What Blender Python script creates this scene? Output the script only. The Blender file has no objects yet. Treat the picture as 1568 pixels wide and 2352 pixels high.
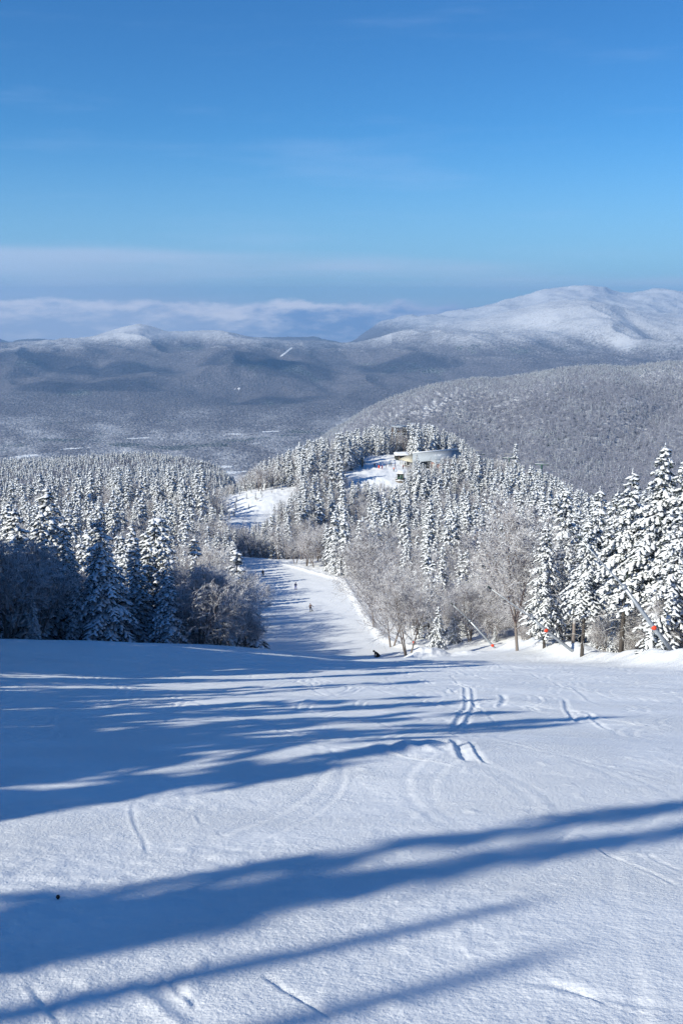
import bpy, bmesh, math, random
import numpy as np
from mathutils import Vector, Matrix

# ------------------------------------------------------------------ basics
random.seed(7)
RS = np.random.RandomState(11)
SC = bpy.context.scene
COL = SC.collection
R = math.radians
PITCH = R(11.75)
CP, SP = math.cos(PITCH), math.sin(PITCH)
FX, CX, CY = 2288.0, 784.0, 1176.0
SUN_EL, SUN_AZ = R(32.0), R(32.5)      # azimuth: heading of the light, from +X towards +Y


def P(X, Y, d):
    """point at forward depth d seen at photo position X,Y (1568 x 2352)"""
    u, v = (X - CX) / FX, (CY - Y) / FX
    dy = CP + v * SP
    return (u / dy * d, d, (v * CP - SP) / dy * d)


def proj(x, y, z):
    dep = y * CP - z * SP
    yc = y * SP + z * CP
    return CX + FX * x / dep, CY - FX * yc / dep, dep


# ------------------------------------------------------------------ noise
_perm = np.random.RandomState(3).permutation(4096)
_gang = np.random.RandomState(5).rand(4096) * 2 * np.pi
_gx, _gy = np.cos(_gang), np.sin(_gang)


def perlin(x, y, seed=0):
    x = np.asarray(x, dtype=np.float64) + seed * 17.31
    y = np.asarray(y, dtype=np.float64) - seed * 9.77
    xi, yi = np.floor(x).astype(np.int64), np.floor(y).astype(np.int64)
    xf, yf = x - xi, y - yi

    def g(ix, iy, fx, fy):
        h = _perm[(_perm[ix & 4095] + iy) & 4095]
        return _gx[h] * fx + _gy[h] * fy
    u = xf * xf * xf * (xf * (xf * 6 - 15) + 10)
    v = yf * yf * yf * (yf * (yf * 6 - 15) + 10)
    a = g(xi, yi, xf, yf)
    b = g(xi + 1, yi, xf - 1, yf)
    c = g(xi, yi + 1, xf, yf - 1)
    d = g(xi + 1, yi + 1, xf - 1, yf - 1)
    return (a + u * (b - a)) * (1 - v) + (c + u * (d - c)) * v * 1.0


def fbm(x, y, octv=4, seed=0, gain=0.5):
    s, a = 0, 1.0
    for k in range(octv):
        s = s + a * perlin(x * 2 ** k, y * 2 ** k, seed + k)
        a *= gain
    return s


def sstep(a, b, x):
    t = np.clip((x - a) / (b - a), 0, 1)
    return t * t * (3 - 2 * t)


def pchip(xk, yk, x):
    """monotone cubic; xk (n,), yk (n,) or (n,m) ; x (k,)"""
    xk = np.asarray(xk, float)
    yk = np.asarray(yk, float)
    one = yk.ndim == 1
    if one:
        yk = yk[:, None]
    h = np.diff(xk)[:, None]
    dl = np.diff(yk, axis=0) / h
    m = np.zeros_like(yk)
    w1 = 2 * h[1:] + h[:-1]
    w2 = h[1:] + 2 * h[:-1]
    same = (dl[1:] * dl[:-1]) > 0
    with np.errstate(divide='ignore', invalid='ignore'):
        mm = (w1 + w2) / (w1 / dl[:-1] + w2 / dl[1:])
    m[1:-1] = np.where(same, mm, 0)
    m[0], m[-1] = dl[0], dl[-1]
    xq = np.clip(np.asarray(x, float), xk[0], xk[-1])
    i = np.clip(np.searchsorted(xk, xq, side='right') - 1, 0, len(xk) - 2)
    hh = (xk[i + 1] - xk[i])[:, None]
    t = ((xq - xk[i])[:, None]) / hh
    out = ((2 * t ** 3 - 3 * t ** 2 + 1) * yk[i] + (t ** 3 - 2 * t ** 2 + t) * hh * m[i]
           + (-2 * t ** 3 + 3 * t ** 2) * yk[i + 1] + (t ** 3 - t ** 2) * hh * m[i + 1])
    return out[:, 0] if one else out


# ------------------------------------------------------------------ near terrain
ZK = np.array([(-60, 19.15), (0, -1.7), (40, -15.6), (70, -26.05), (88, -32.4), (100, -36.55), (110, -40.4), (120, -44.5),
               (130, -48.1), (145, -52.4), (160, -56.2), (185, -61.0), (210, -65.0), (250, -68.6), (275, -71.0),
               (279, -72.2), (290, -76.6), (302, -79.8), (318, -79.0), (335, -76.5), (700, -76.5)])


def zc(y):
    y = np.asarray(y, float)
    return pchip(ZK[:, 0], ZK[:, 1], y.ravel()).reshape(y.shape)


def cen(y):
    return np.interp(y, [100, 120, 145, 160, 185, 210, 250, 275], [5, 4, -1, -2, -4, -6, -10, -13])


ctrl = []     # x, y, residual


def cz(p):
    ctrl.append((p[0], p[1], p[2] - float(zc(p[1]))))


for yy in (-50, -25, 0, 15, 30, 45, 60, 75, 88):
    for xx in (-10, 0, 11, 22):
        if xx < -5 and yy > 60:
            continue
        ctrl.append((xx, yy, 0.0))
for yy in (100, 110, 120, 130, 145, 160, 185, 210, 235, 250, 275):
    ctrl.append((float(cen(yy)), yy, 0.0))
    if yy > 110:
        ctrl.append((float(cen(yy)) - 7, yy, 0.1))
        ctrl.append((float(cen(yy)) + 7, yy, 0.2))
for a in ((0, 1468, 78), (200, 1472, 79), (430, 1480, 85), (610, 1490, 93)):
    cz(P(*a))
for a in ((-31, 100, .6), (-45, 100, 1.8), (-25, 120, .3), (-40, 150, 1), (-60, 150, 3), (-50, 200, 3), (-60, 250, 2), (-90, 250, 2),
          (-30, -50, 1.5), (-30, 0, 1.5), (-28, 30, 1.6), (-38, 60, 2.6), (-60, 20, 3), (-60, 80, 3.5), (-90, 150, 4),
          (26, 66, .5), (35, 75, 2), (35, 100, 3.5), (45, 110, 5.5), (40, 150, 8), (60, 150, 10), (30, 180, 5), (50, 200, 9), (70, 250, 7), (45, 250, 4),
          (40, 0, 1), (40, 40, 2), (60, 120, 8), (80, 80, 6), (20, 150, 3), (20, 200, 2.5), (20, 250, 2), (95, 200, 11)):
    ctrl.append(a)
for a in ((-80, 350, -72), (-50, 350, -75), (-110, 350, -76), (-100, 450, -103), (-150, 450, -103), (-60, 450, -99), (-80, 520, -128), (-180, 520, -128),
          (-20, 520, -110), (-10, 300, -79.6), (5, 300, -79.6), (33, 445, -65.5), (10, 450, -67), (60, 450, -69), (-15, 430, -72), (-35, 420, -77),
          (33, 480, -73), (33, 520, -95), (75, 430, -76), (75, 470, -82), (20, 365, -76.5), (40, 365, -76), (60, 380, -76), (0, 345, -76.5),
          (40, 320, -77), (20, 320, -77.2), (80, 330, -74), (110, 330, -76), (110, 400, -92), (120, 450, -107), (150, 330, -87), (180, 250, -72),
          (100, 520, -122), (180, 520, -132), (200, 400, -115), (-160, 250, -70), (-180, 380, -85)):
    cz(a)
for a in ((530, 1200, 325), (565, 1206, 325), (610, 1180, 345), (683, 1114, 385), (607, 1145, 362),
          (800, 1098, 388), (905, 1118, 380), (840, 1050, 432), (930, 1055, 425), (1000, 1060, 425), (860, 1078, 405)):
    cz(P(*a))
ctrl = np.array(ctrl)


def _tps():
    n = len(ctrl)
    d2 = ((ctrl[:, None, :2] - ctrl[None, :, :2]) / 100) ** 2
    r2 = d2.sum(-1)
    K = 0.5 * r2 * np.log(r2 + 1e-12) + np.eye(n) * 2e-4
    Q = np.c_[np.ones(n), ctrl[:, :2] / 100]
    A = np.zeros((n + 3, n + 3))
    A[:n, :n], A[:n, n:], A[n:, :n] = K, Q, Q.T
    return np.linalg.solve(A, np.r_[ctrl[:, 2], 0, 0, 0])


TW = _tps()


def resid(x, y):
    x, y = np.asarray(x, float) / 100, np.asarray(y, float) / 100
    s = TW[-3] + TW[-2] * x + TW[-1] * y
    for (cx, cy, _), w in zip(ctrl, TW[:-3]):
        r2 = (x - cx / 100) ** 2 + (y - cy / 100) ** 2
        s = s + w * 0.5 * r2 * np.log(r2 + 1e-12)
    return s


XL = np.array([(-60, -15.5), (30, -16.5), (50, -22), (70, -30), (80, -34), (86, -30), (91, -19), (97, -12.5), (105, -10.5), (115, -10.5), (150, -12), (210, -18), (250, -23), (278, -28)])
XR = np.array([(-60, 30), (60, 23.0), (130, 23), (140, 17), (150, 11.5), (165, 9), (210, 5.8), (240, 2.5), (258, -9), (268, -16), (279, -26)])
xl = lambda y: np.interp(y, XL[:, 0], XL[:, 1])
xr = lambda y: np.interp(y, XR[:, 0], XR[:, 1])


def bank(x, y):
    """ploughed bank along the right edge and the pile at its far end"""
    along = sstep(40, 52, y) * (1 - sstep(124, 134, y))
    c = xr(y) - .3 + .5 * perlin(y / 7., y * 0, 41)
    n = fbm(x / 2.2, y / 2.2, 4, 42)
    h = (.95 + .35 * perlin(y / 11., y * 0, 43) + .3 * n) * along
    prof = np.exp(-((x - c) / 1.6) ** 2)
    z = np.clip(h, 0.15, 2) * prof * along
    n2 = fbm(x / 1.6, y / 1.6, 4, 44)
    z = z + 1.75 * np.exp(-(((x - 10.6) / 2.6) ** 2 + ((y - 121) / 3.2) ** 2) ** 1.4) * (1 + .35 * n2)
    z = z + .8 * np.exp(-(((x - 15.5) / 3.0) ** 2 + ((y - 122) / 3.2) ** 2)) * (1 + .4 * n2)
    # low windrow along the right edge of the lower trail
    e = xr(y) - 1.9
    z = z + .45 * np.exp(-((x - e) / .8) ** 2) * sstep(140, 150, y) * (1 - sstep(255, 275, y)) * (1 + .5 * n2)
    return z


def Hb(x, y):
    x, y = np.broadcast_arrays(np.asarray(x, float), np.asarray(y, float))
    return zc(y) + resid(x, y) + bank(x, y)


def hit(X, Y, d0=3., d1=520., n=5000):
    d = d0 * (d1 / d0) ** (np.arange(n) / (n - 1.))
    u, v = (X - CX) / FX, (CY - Y) / FX
    dy = CP + v * SP
    x, z = u / dy * d, (v * CP - SP) / dy * d
    below = np.nonzero(z < Hb(x, d))[0]
    i = below[0] if len(below) else n - 1
    return float(x[i]), float(d[i]), float(z[i])


# ------------------------------------------------------------------ mesh / object helpers
def mesh(name, V, F, mats, midx=None, smooth=True):
    V = np.asarray(V, dtype=np.float32).reshape(-1, 3)
    if not isinstance(F, (list, tuple)):
        F = [F]
    F = [np.asarray(f, dtype=np.int32) for f in F if len(f)]
    me = bpy.data.meshes.new(name)
    me.vertices.add(len(V))
    me.vertices.foreach_set('co', V.ravel())
    tot = np.concatenate([np.full(len(f), f.shape[1], np.int32) for f in F])
    loops = np.concatenate([f.ravel() for f in F])
    st = np.concatenate([[0], np.cumsum(tot)[:-1]]).astype(np.int32)
    me.loops.add(len(loops))
    me.loops.foreach_set('vertex_index', loops)
    me.polygons.add(len(tot))
    me.polygons.foreach_set('loop_start', st)
    if midx is not None:
        me.polygons.foreach_set('material_index', np.asarray(midx, np.int32))
    for m in (mats if isinstance(mats, (list, tuple)) else [mats]):
        me.materials.append(m)
    me.update(calc_edges=True)
    if smooth:
        me.polygons.foreach_set('use_smooth', np.ones(len(tot), bool))
    return me


def link(name, me, parent=None, loc=None):
    o = bpy.data.objects.new(name, me)
    COL.objects.link(o)
    if parent is not None:
        o.parent = parent
    if loc is not None:
        o.location = loc
    return o


def tag(o, label=None, cat=None, group=None, kind=None):
    if label:
        o['label'] = label
    if cat:
        o['category'] = cat
    if group:
        o['group'] = group
    if kind:
        o['kind'] = kind
    return o


def empty(name, loc, label, cat, group=None, rz=0):
    o = bpy.data.objects.new(name, None)
    o.empty_display_size = .3
    COL.objects.link(o)
    o.location = loc
    o.rotation_euler = (0, 0, rz)
    return tag(o, label, cat, group)


class MB:
    """collects shapes into one mesh"""
    def __init__(s):
        s.v, s.q, s.t, s.n = [], [], [], 0

    def add(s, V, Q=None, T=None):
        V = np.asarray(V, float)
        if Q is not None and len(Q):
            s.q.append(np.asarray(Q) + s.n)
        if T is not None and len(T):
            s.t.append(np.asarray(T) + s.n)
        s.v.append(V)
        s.n += len(V)

    def box(s, c, size, M=None, bev=0.0):
        a, b, h = [k / 2 for k in size]
        if bev:
            bm = bmesh.new()
            bmesh.ops.create_cube(bm, size=1)
            bmesh.ops.scale(bm, vec=size, verts=bm.verts)
            bmesh.ops.bevel(bm, geom=bm.edges[:], offset=bev, segments=1, affect='EDGES')
            V = np.array([v.co for v in bm.verts])
            bm.verts.index_update()
            fs = [[v.index for v in f.verts] for f in bm.faces]
            bm.free()
            if M is not None:
                V = V @ np.array(M).T
            s.add(V + np.array(c), [f for f in fs if len(f) == 4], [f for f in fs if len(f) == 3])
            return
        V = np.array([(x, y, z) for z in (-h, h) for y in (-b, b) for x in (-a, a)])
        if M is not None:
            V = V @ np.array(M).T
        s.add(V + np.array(c), [(0, 2, 3, 1), (4, 5, 7, 6), (0, 1, 5, 4), (2, 6, 7, 3), (0, 4, 6, 2), (1, 3, 7, 5)])

    def poly(s, pts, thick, axis=(0, 0, -1)):
        """polygon slab, pts in order, extruded by thick along axis"""
        n = len(pts)
        p = np.array(pts, float)
        q = p + np.array(axis) * thick
        T = [(0, i, i + 1) for i in range(1, n - 1)] + [(n, n + i + 1, n + i) for i in range(1, n - 1)]
        Q = [(i, i + n, (i + 1) % n + n, (i + 1) % n) for i in range(n)]
        s.add(np.r_[p, q], Q, T)

    def tube(s, pts, rad, n=8):
        pts = np.array(pts, float)
        rad = np.broadcast_to(rad, (len(pts),))
        d = np.gradient(pts, axis=0)
        d /= np.linalg.norm(d, axis=1)[:, None] + 1e-9
        ref = np.array([0, 0, 1.]) if abs(d[0][2]) < .9 else np.array([1., 0, 0])
        a = np.cross(d, ref)
        a /= np.linalg.norm(a, axis=1)[:, None]
        b = np.cross(d, a)
        ph = np.arange(n) * 2 * np.pi / n
        V = pts[:, None] + rad[:, None, None] * (a[:, None] * np.cos(ph)[None, :, None] + b[:, None] * np.sin(ph)[None, :, None])
        V = V.reshape(-1, 3)
        Q = []
        for i in range(len(pts) - 1):
            for k in range(n):
                k2 = (k + 1) % n
                Q.append((i * n + k, i * n + k2, (i + 1) * n + k2, (i + 1) * n + k))
        V = np.r_[V, pts[:1], pts[-1:]]
        e = len(pts) * n
        T = [(e, (k + 1) % n, k) for k in range(n)] + [(e + 1, e - n + k, e - n + (k + 1) % n) for k in range(n)]
        s.add(V, Q, T)

    def ball(s, c, r, n=12, m=8, sc=(1, 1, 1), jit=0, M=None):
        V = [(0, 0, 1)]
        for i in range(1, m):
            t = math.pi * i / m
            for k in range(n):
                p = 2 * math.pi * k / n
                V.append((math.sin(t) * math.cos(p), math.sin(t) * math.sin(p), math.cos(t)))
        V.append((0, 0, -1))
        V = np.array(V)
        if jit:
            V = V * (1 + jit * RS.randn(len(V), 1))
        V = V * r * np.array(sc)
        if M is not None:
            V = V @ np.array(M).T
        Q, T = [], []
        for i in range(m - 2):
            for k in range(n):
                a, b = 1 + i * n + k, 1 + i * n + (k + 1) % n
                Q.append((a, a + n, b + n, b))
        for k in range(n):
            T.append((0, 1 + k, 1 + (k + 1) % n))
            e = 1 + (m - 2) * n
            T.append((len(V) - 1, e + (k + 1) % n, e + k))
        s.add(V + np.array(c), Q, T)

    def me(s, name, mat, smooth=False):
        F = []
        if s.q:
            F.append(np.concatenate(s.q))
        if s.t:
            F.append(np.concatenate(s.t))
        return mesh(name, np.concatenate(s.v), F, mat, None, smooth)

    def build(s, name, mat, parent=None, smooth=False, loc=None):
        return link(name, s.me(name, mat, smooth), parent, loc)


# ------------------------------------------------------------------ materials
def newmat(name):
    m = bpy.data.materials.new(name)
    m.use_nodes = True
    nt = m.node_tree
    b = nt.nodes['Principled BSDF']
    return m, nt, b


def node(nt, t, **kw):
    n = nt.nodes.new(t)
    for k, v in kw.items():
        if k in ('operation', 'blend_type', 'data_type', 'noise_dimensions', 'attribute_name', 'feature', 'vector_type'):
            setattr(n, k, v)
        else:
            n.inputs[k].default_value = v
    return n


def mth(nt, op, a, b=None, c=None, clamp=False):
    n = nt.nodes.new('ShaderNodeMath')
    n.operation = op
    n.use_clamp = clamp
    for i, v in enumerate((a, b, c)):
        if v is None:
            continue
        if isinstance(v, (int, float)):
            n.inputs[i].default_value = v
        else:
            nt.links.new(v, n.inputs[i])
    return n.outputs[0]


def smooth01(nt, v, a, b):
    n = nt.nodes.new('ShaderNodeMapRange')
    n.interpolation_type = 'SMOOTHSTEP'
    nt.links.new(v, n.inputs['Value'])
    n.inputs['From Min'].default_value, n.inputs['From Max'].default_value = a, b
    return n.outputs[0]


def mixc(nt, f, a, b):
    n = nt.nodes.new('ShaderNodeMix')
    n.data_type = 'RGBA'
    for i, v in ((0, f), (6, a), (7, b)):
        if isinstance(v, (int, float)):
            n.inputs[i].default_value = v
        elif isinstance(v, tuple):
            n.inputs[i].default_value = (*v, 1)
        else:
            nt.links.new(v, n.inputs[i])
    return n.outputs[2]


def noise(nt, vec, scale, detail=3, rough=.55):
    n = nt.nodes.new('ShaderNodeTexNoise')
    n.inputs['Scale'].default_value = scale
    n.inputs['Detail'].default_value = detail
    n.inputs['Roughness'].default_value = rough
    if vec is not None:
        nt.links.new(vec, n.inputs['Vector'])
    return n.outputs['Fac']


def plain(name, col, rough=.6, metal=0., var=.12, scale=6., spec=.3):
    m, nt, b = newmat(name)
    tc = nt.nodes.new('ShaderNodeTexCoord')
    f = noise(nt, tc.outputs['Object'], scale, 4)
    c = mixc(nt, f, tuple(k * (1 - var) for k in col), tuple(min(1, k * (1 + var)) for k in col))
    nt.links.new(c, b.inputs['Base Color'])
    b.inputs['Roughness'].default_value = rough
    b.inputs['Metallic'].default_value = metal
    b.inputs['Specular IOR Level'].default_value = spec
    return m


SNOW = (.87, .885, .91)


def snow_material():
    m, nt, b = newmat('snow')
    g = nt.nodes.new('ShaderNodeNewGeometry')
    pos = g.outputs['Position']
    f = noise(nt, pos, .35, 5)
    c = mixc(nt, f, (.84, .86, .89), (.89, .9, .92))
    nt.links.new(c, b.inputs['Base Color'])
    b.inputs['Roughness'].default_value = .75
    b.inputs['Specular IOR Level'].default_value = .15
    n1 = noise(nt, pos, 30, 5, .7)
    n2 = noise(nt, pos, 7.5, 4, .6)
    nm = smooth01(nt, noise(nt, pos, .45, 3), .35, .65)
    n1 = mth(nt, 'MULTIPLY', n1, mth(nt, 'ADD', .25, nm))
    s = mth(nt, 'ADD', mth(nt, 'MULTIPLY', n1, .07), mth(nt, 'MULTIPLY', n2, .03))
    bp = nt.nodes.new('ShaderNodeBump')
    bp.inputs['Strength'].default_value = .5
    bp.inputs['Distance'].default_value = 1.0
    nt.links.new(s, bp.inputs['Height'])
    nt.links.new(bp.outputs[0], b.inputs['Normal'])
    return m


def snowy(name, under, lo=-.05, hi=.35, scale=3., var=.5, coat=(.86, .88, .91), nz=.5):
    """a surface with snow lying on whatever faces up"""
    m, nt, b = newmat(name)
    g = nt.nodes.new('ShaderNodeNewGeometry')
    sx = nt.nodes.new('ShaderNodeSeparateXYZ')
    nt.links.new(g.outputs['Normal'], sx.inputs[0])
    n = noise(nt, g.outputs['Position'], scale, 3)
    k = mth(nt, 'ADD', sx.outputs[2], mth(nt, 'MULTIPLY', mth(nt, 'SUBTRACT', n, .5), nz))
    f = smooth01(nt, k, lo, hi)
    n2 = noise(nt, g.outputs['Position'], scale * 2.3, 2)
    uc = mixc(nt, n2, tuple(c * (1 - var) for c in under), tuple(c * (1 + var) for c in under))
    nt.links.new(mixc(nt, f, uc, coat), b.inputs['Base Color'])
    b.inputs['Roughness'].default_value = .8
    b.inputs['Specular IOR Level'].default_value = .12
    return m


def needle_material():
    m, nt, b = newmat('frosted needles')
    g = nt.nodes.new('ShaderNodeNewGeometry')
    n = noise(nt, g.outputs['Position'], 4., 3)
    f = smooth01(nt, n, .46, .62)
    n2 = noise(nt, g.outputs['Position'], 1.3, 2)
    uc = mixc(nt, n2, (.014, .026, .022), (.045, .06, .04))
    nt.links.new(mixc(nt, f, uc, (.6, .63, .68)), b.inputs['Base Color'])
    b.inputs['Roughness'].default_value = .8
    b.inputs['Specular IOR Level'].default_value = .1
    return m


def hill_material():
    m, nt, b = newmat('winter forest on hills')
    g = nt.nodes.new('ShaderNodeNewGeometry')
    pos = g.outputs['Position']
    at = node(nt, 'ShaderNodeAttribute', attribute_name='frost').outputs['Fac']
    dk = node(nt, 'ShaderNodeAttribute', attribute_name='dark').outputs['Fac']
    op = node(nt, 'ShaderNodeAttribute', attribute_name='open').outputs['Fac']
    fine = noise(nt, pos, .075, 3, .7)
    fin2 = noise(nt, pos, .022, 4, .65)
    hard = mixc(nt, smooth01(nt, fine, .3, .7), (.075, .075, .095), (.215, .21, .24))
    fr = mth(nt, 'ADD', at, mth(nt, 'MULTIPLY', mth(nt, 'SUBTRACT', fine, .5), 1.5))
    fr = mth(nt, 'ADD', fr, mth(nt, 'MULTIPLY', mth(nt, 'SUBTRACT', fin2, .5), .9))
    c = mixc(nt, smooth01(nt, fr, .2, 1.1), hard, (.64, .65, .68))
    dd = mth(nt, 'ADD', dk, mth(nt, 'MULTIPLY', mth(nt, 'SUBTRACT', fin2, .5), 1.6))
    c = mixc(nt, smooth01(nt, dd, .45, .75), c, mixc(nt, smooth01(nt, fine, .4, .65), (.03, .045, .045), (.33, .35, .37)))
    c = mixc(nt, smooth01(nt, op, .35, .65), c, (.86, .88, .9))
    nt.links.new(c, b.inputs['Base Color'])
    b.inputs['Roughness'].default_value = .9
    b.inputs['Specular IOR Level'].default_value = .05
    vo = nt.nodes.new('ShaderNodeTexVoronoi')
    vo.inputs['Scale'].default_value = .11
    nt.links.new(pos, vo.inputs['Vector'])
    bp = nt.nodes.new('ShaderNodeBump')
    bp.inputs['Strength'].default_value = .8
    bp.inputs['Distance'].default_value = 6.
    bp.invert = True
    nt.links.new(vo.outputs['Distance'], bp.inputs['Height'])
    nt.links.new(bp.outputs[0], b.inputs['Normal'])
    return m


M_SNOW = snow_material()
M_BOUGH = snowy('snow on boughs', (.042, .055, .056), -.20, .26, 2.6, .5)
M_NEEDLE = needle_material()
M_TRUNK = snowy('spruce bark', (.10, .088, .08), .3, .7, 5., .4)
M_TWIG = snowy('snowy twigs', (.175, .125, .115), -.12, .3, 3.0, .4, (.84, .85, .88), .9)
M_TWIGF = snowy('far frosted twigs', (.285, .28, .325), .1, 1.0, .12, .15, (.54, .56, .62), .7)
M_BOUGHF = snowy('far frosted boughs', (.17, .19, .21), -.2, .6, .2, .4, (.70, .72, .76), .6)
M_BARK = snowy('hardwood bark', (.2, .17, .15), .3, .7, 4., .4)
M_BIRCH = snowy('birch bark', (.24, .205, .185), .3, .8, 4., .4)
M_HILL = hill_material()

# ------------------------------------------------------------------ people (built first: their skin modifiers are baked)
MC = {}


def cloth(name, col, rough=.7):
    if name not in MC:
        MC[name] = plain(name, col, rough, 0, .25, 9., .25)
    return MC[name]


SKIN = plain('skin', (.55, .36, .28), .5, 0, .06)
BOOT = plain('boot plastic', (.03, .03, .034), .45)
LENS = plain('goggle lens', (.35, .36, .38), .15, .3, .05)


def skin_obj(name, pts, edges, rad, mat, parent, root=0, sub=1):
    me = bpy.data.meshes.new(name)
    me.from_pydata(pts, edges, [])
    o = bpy.data.objects.new(name, me)
    COL.objects.link(o)
    o.modifiers.new('Skin', 'SKIN').use_smooth_shade = True
    for i, r in enumerate(rad):
        rr = r if isinstance(r, tuple) else (r, r)
        me.skin_vertices[0].data[i].radius = rr
        me.skin_vertices[0].data[i].use_root = (i == root)
    s = o.modifiers.new('Subdivision', 'SUBSURF')
    s.levels = s.render_levels = sub
    me.materials.append(mat)
    o.parent = parent
    SKINNED.append(o)
    return o


SKINNED = []


def person(loc, rz, label, jacket, pants, hat, lean=(0, 0), knees=.15, armL=None, armR=None, fold=0., tilt=0., spread=.17, sc=1., hat_mat=None, group=None, goggles=True, detail=True):
    """standing figure facing local -Y. fold bends the torso forward, tilt leans the whole figure sideways"""
    t = empty('person', loc, label, 'person', group, rz)
    t.scale = (sc, sc, sc)
    ca, sa = math.cos(tilt), math.sin(tilt)

    def L(p):
        x, y, z = p
        return (x * ca + z * sa, y, -x * sa + z * ca)
    k = knees
    hz = .95 - .55 * k
    pel = (0, .28 * k, hz)
    cf, sf = math.cos(fold), math.sin(fold)

    def T(p):      # torso frame
        x, y, z = p
        return (x, pel[1] + y * cf - z * sf, pel[2] + y * sf + z * cf)
    chest, neck, head, top = T((0, .0, .36)), T((0, .01, .56)), T((0, -.03, .68)), T((0, -.02, .80))
    shl, shr = T((.19, 0, .48)), T((-.19, 0, .48))
    al = armL or ((.26, -.02, .22), (.27, -.10, -.02))
    ar = armR or ((-.26, -.02, .22), (-.27, -.10, -.02))
    ell, hal = T(al[0]), T(al[1])
    elr, har = T(ar[0]), T(ar[1])
    hpl, hpr = (.10, pel[1], hz - .05), (-.10, pel[1], hz - .05)
    knl, knr = (spread * .85, -.28 * k, .50 - .12 * k), (-spread * .85, -.28 * k, .50 - .12 * k)
    anl, anr = (spread, .05, .10), (-spread, .05, .10)
    tol, tor = (spread + .03, -.13, .05), (-spread - .03, -.13, .05)
    # body: one continuous figure
    pts = [pel, chest, neck, head, top, shl, ell, hal, shr, elr, har, hpl, knl, anl, tol, hpr, knr, anr, tor]
    ed = [(0, 1), (1, 2), (2, 3), (3, 4), (1, 5), (5, 6), (6, 7), (1, 8), (8, 9), (9, 10), (0, 11), (11, 12), (12, 13), (13, 14), (0, 15), (15, 16), (16, 17), (17, 18)]
    rad = [.12, .13, .055, .098, .07, .06, .045, .035, .06, .045, .035, .085, .06, .045, .04, .085, .06, .045, .04]
    skin_obj('body', [L(p) for p in pts], ed, rad, SKIN, t)
    # jacket and trousers
    jp = [T((0, 0, -.08)), T((0, 0, .15)), T((0, 0, .40)), T((0, 0, .55)), shl, ell, tuple(np.array(hal) * .95 + np.array(ell) * .05), shr, elr, tuple(np.array(har) * .95 + np.array(elr) * .05)]
    je = [(0, 1), (1, 2), (2, 3), (2, 4), (4, 5), (5, 6), (2, 7), (7, 8), (8, 9)]
    skin_obj('jacket', [L(p) for p in jp], je, [.19, .165, .175, .075, .088, .07, .058, .088, .07, .058], jacket, t, 1)
    tp = [(0, pel[1], hz - .0), hpl, knl, (anl[0], anl[1], anl[2] + .03), hpr, knr, (anr[0], anr[1], anr[2] + .03)]
    te = [(0, 1), (1, 2), (2, 3), (0, 4), (4, 5), (5, 6)]
    skin_obj('trousers', [L(p) for p in tp], te, [.145, .12, .09, .085, .12, .09, .085], pants, t)
    b = MB()
    hd = np.array(L(head))
    hd2 = np.array(L(T((0, -.02, .735))))
    b.ball(hd2, .118, 12, 8, (1, 1.12, .88))
    b.build('helmet', hat, t, True)
    # face: nose, mouth, ears
    f = MB()
    fwd = np.array(L(T((0, -.13, .665)))) - hd
    f.ball(hd + fwd * .85, .018, 8, 6, (.8, 1, 1.3))
    for q in (-1, 1):
        e = MB()
        e.ball(np.array(L(T((q * .1, -.02, .67)))), .022, 6, 5, (.5, 1, 1.4))
        e.build('ear', SKIN, t, True)
    f.build('nose', SKIN, t, True)
    if goggles:
        g = MB()
        g.box(np.array(L(T((0, -.115, .70)))), (.165, .05, .075), Matrix.Rotation(fold, 3, 'X'), .012)
        g.build('goggles', LENS, t)
    for hnd, elb, s in ((hal, ell, 1), (har, elr, -1)):
        hn, eb = np.array(L(hnd)), np.array(L(elb))
        d = hn - eb
        d = d / np.linalg.norm(d)
        up = np.cross(d, (0, 1, .2))
        up /= np.linalg.norm(up)
        w = np.cross(d, up)
        g = MB()
        g.ball(hn + d * .03, .05, 8, 6, (1, 1, 1))
        for q, ln in zip((-1.5, -.5, .5, 1.5), (.07, .085, .08, .06)):
            p0 = hn + d * .06 + w * q * .02
            g.tube([p0, p0 + d * ln * .55 - up * .006, p0 + d * ln - up * .025], [.013, .012, .01], 6)
        p0 = hn + d * .02 + w * .045
        g.tube([p0, p0 + d * .03 + w * .025, p0 + d * .06 + w * .03 - up * .01], [.015, .013, .011], 6)
        g.build('glove', BOOT, t, True)
    for an, to in ((anl, tol), (anr, tor)):
        a, o_ = np.array(L(an)), np.array(L(to))
        g = MB()
        g.tube([a + (0, .02, .12), a + (0, 0, .02), a * .4 + o_ * .6 + (0, 0, -.01), o_ + (0, -.02, -.01)], [.075, .075, .062, .05], 8)
        g.build('boot', BOOT, t, True)
    return t


def slope_at(x, y):
    e = .5
    return (float(Hb(x + e, y) - Hb(x - e, y)) / (2 * e), float(Hb(x, y + e) - Hb(x, y - e)) / (2 * e))


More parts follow.
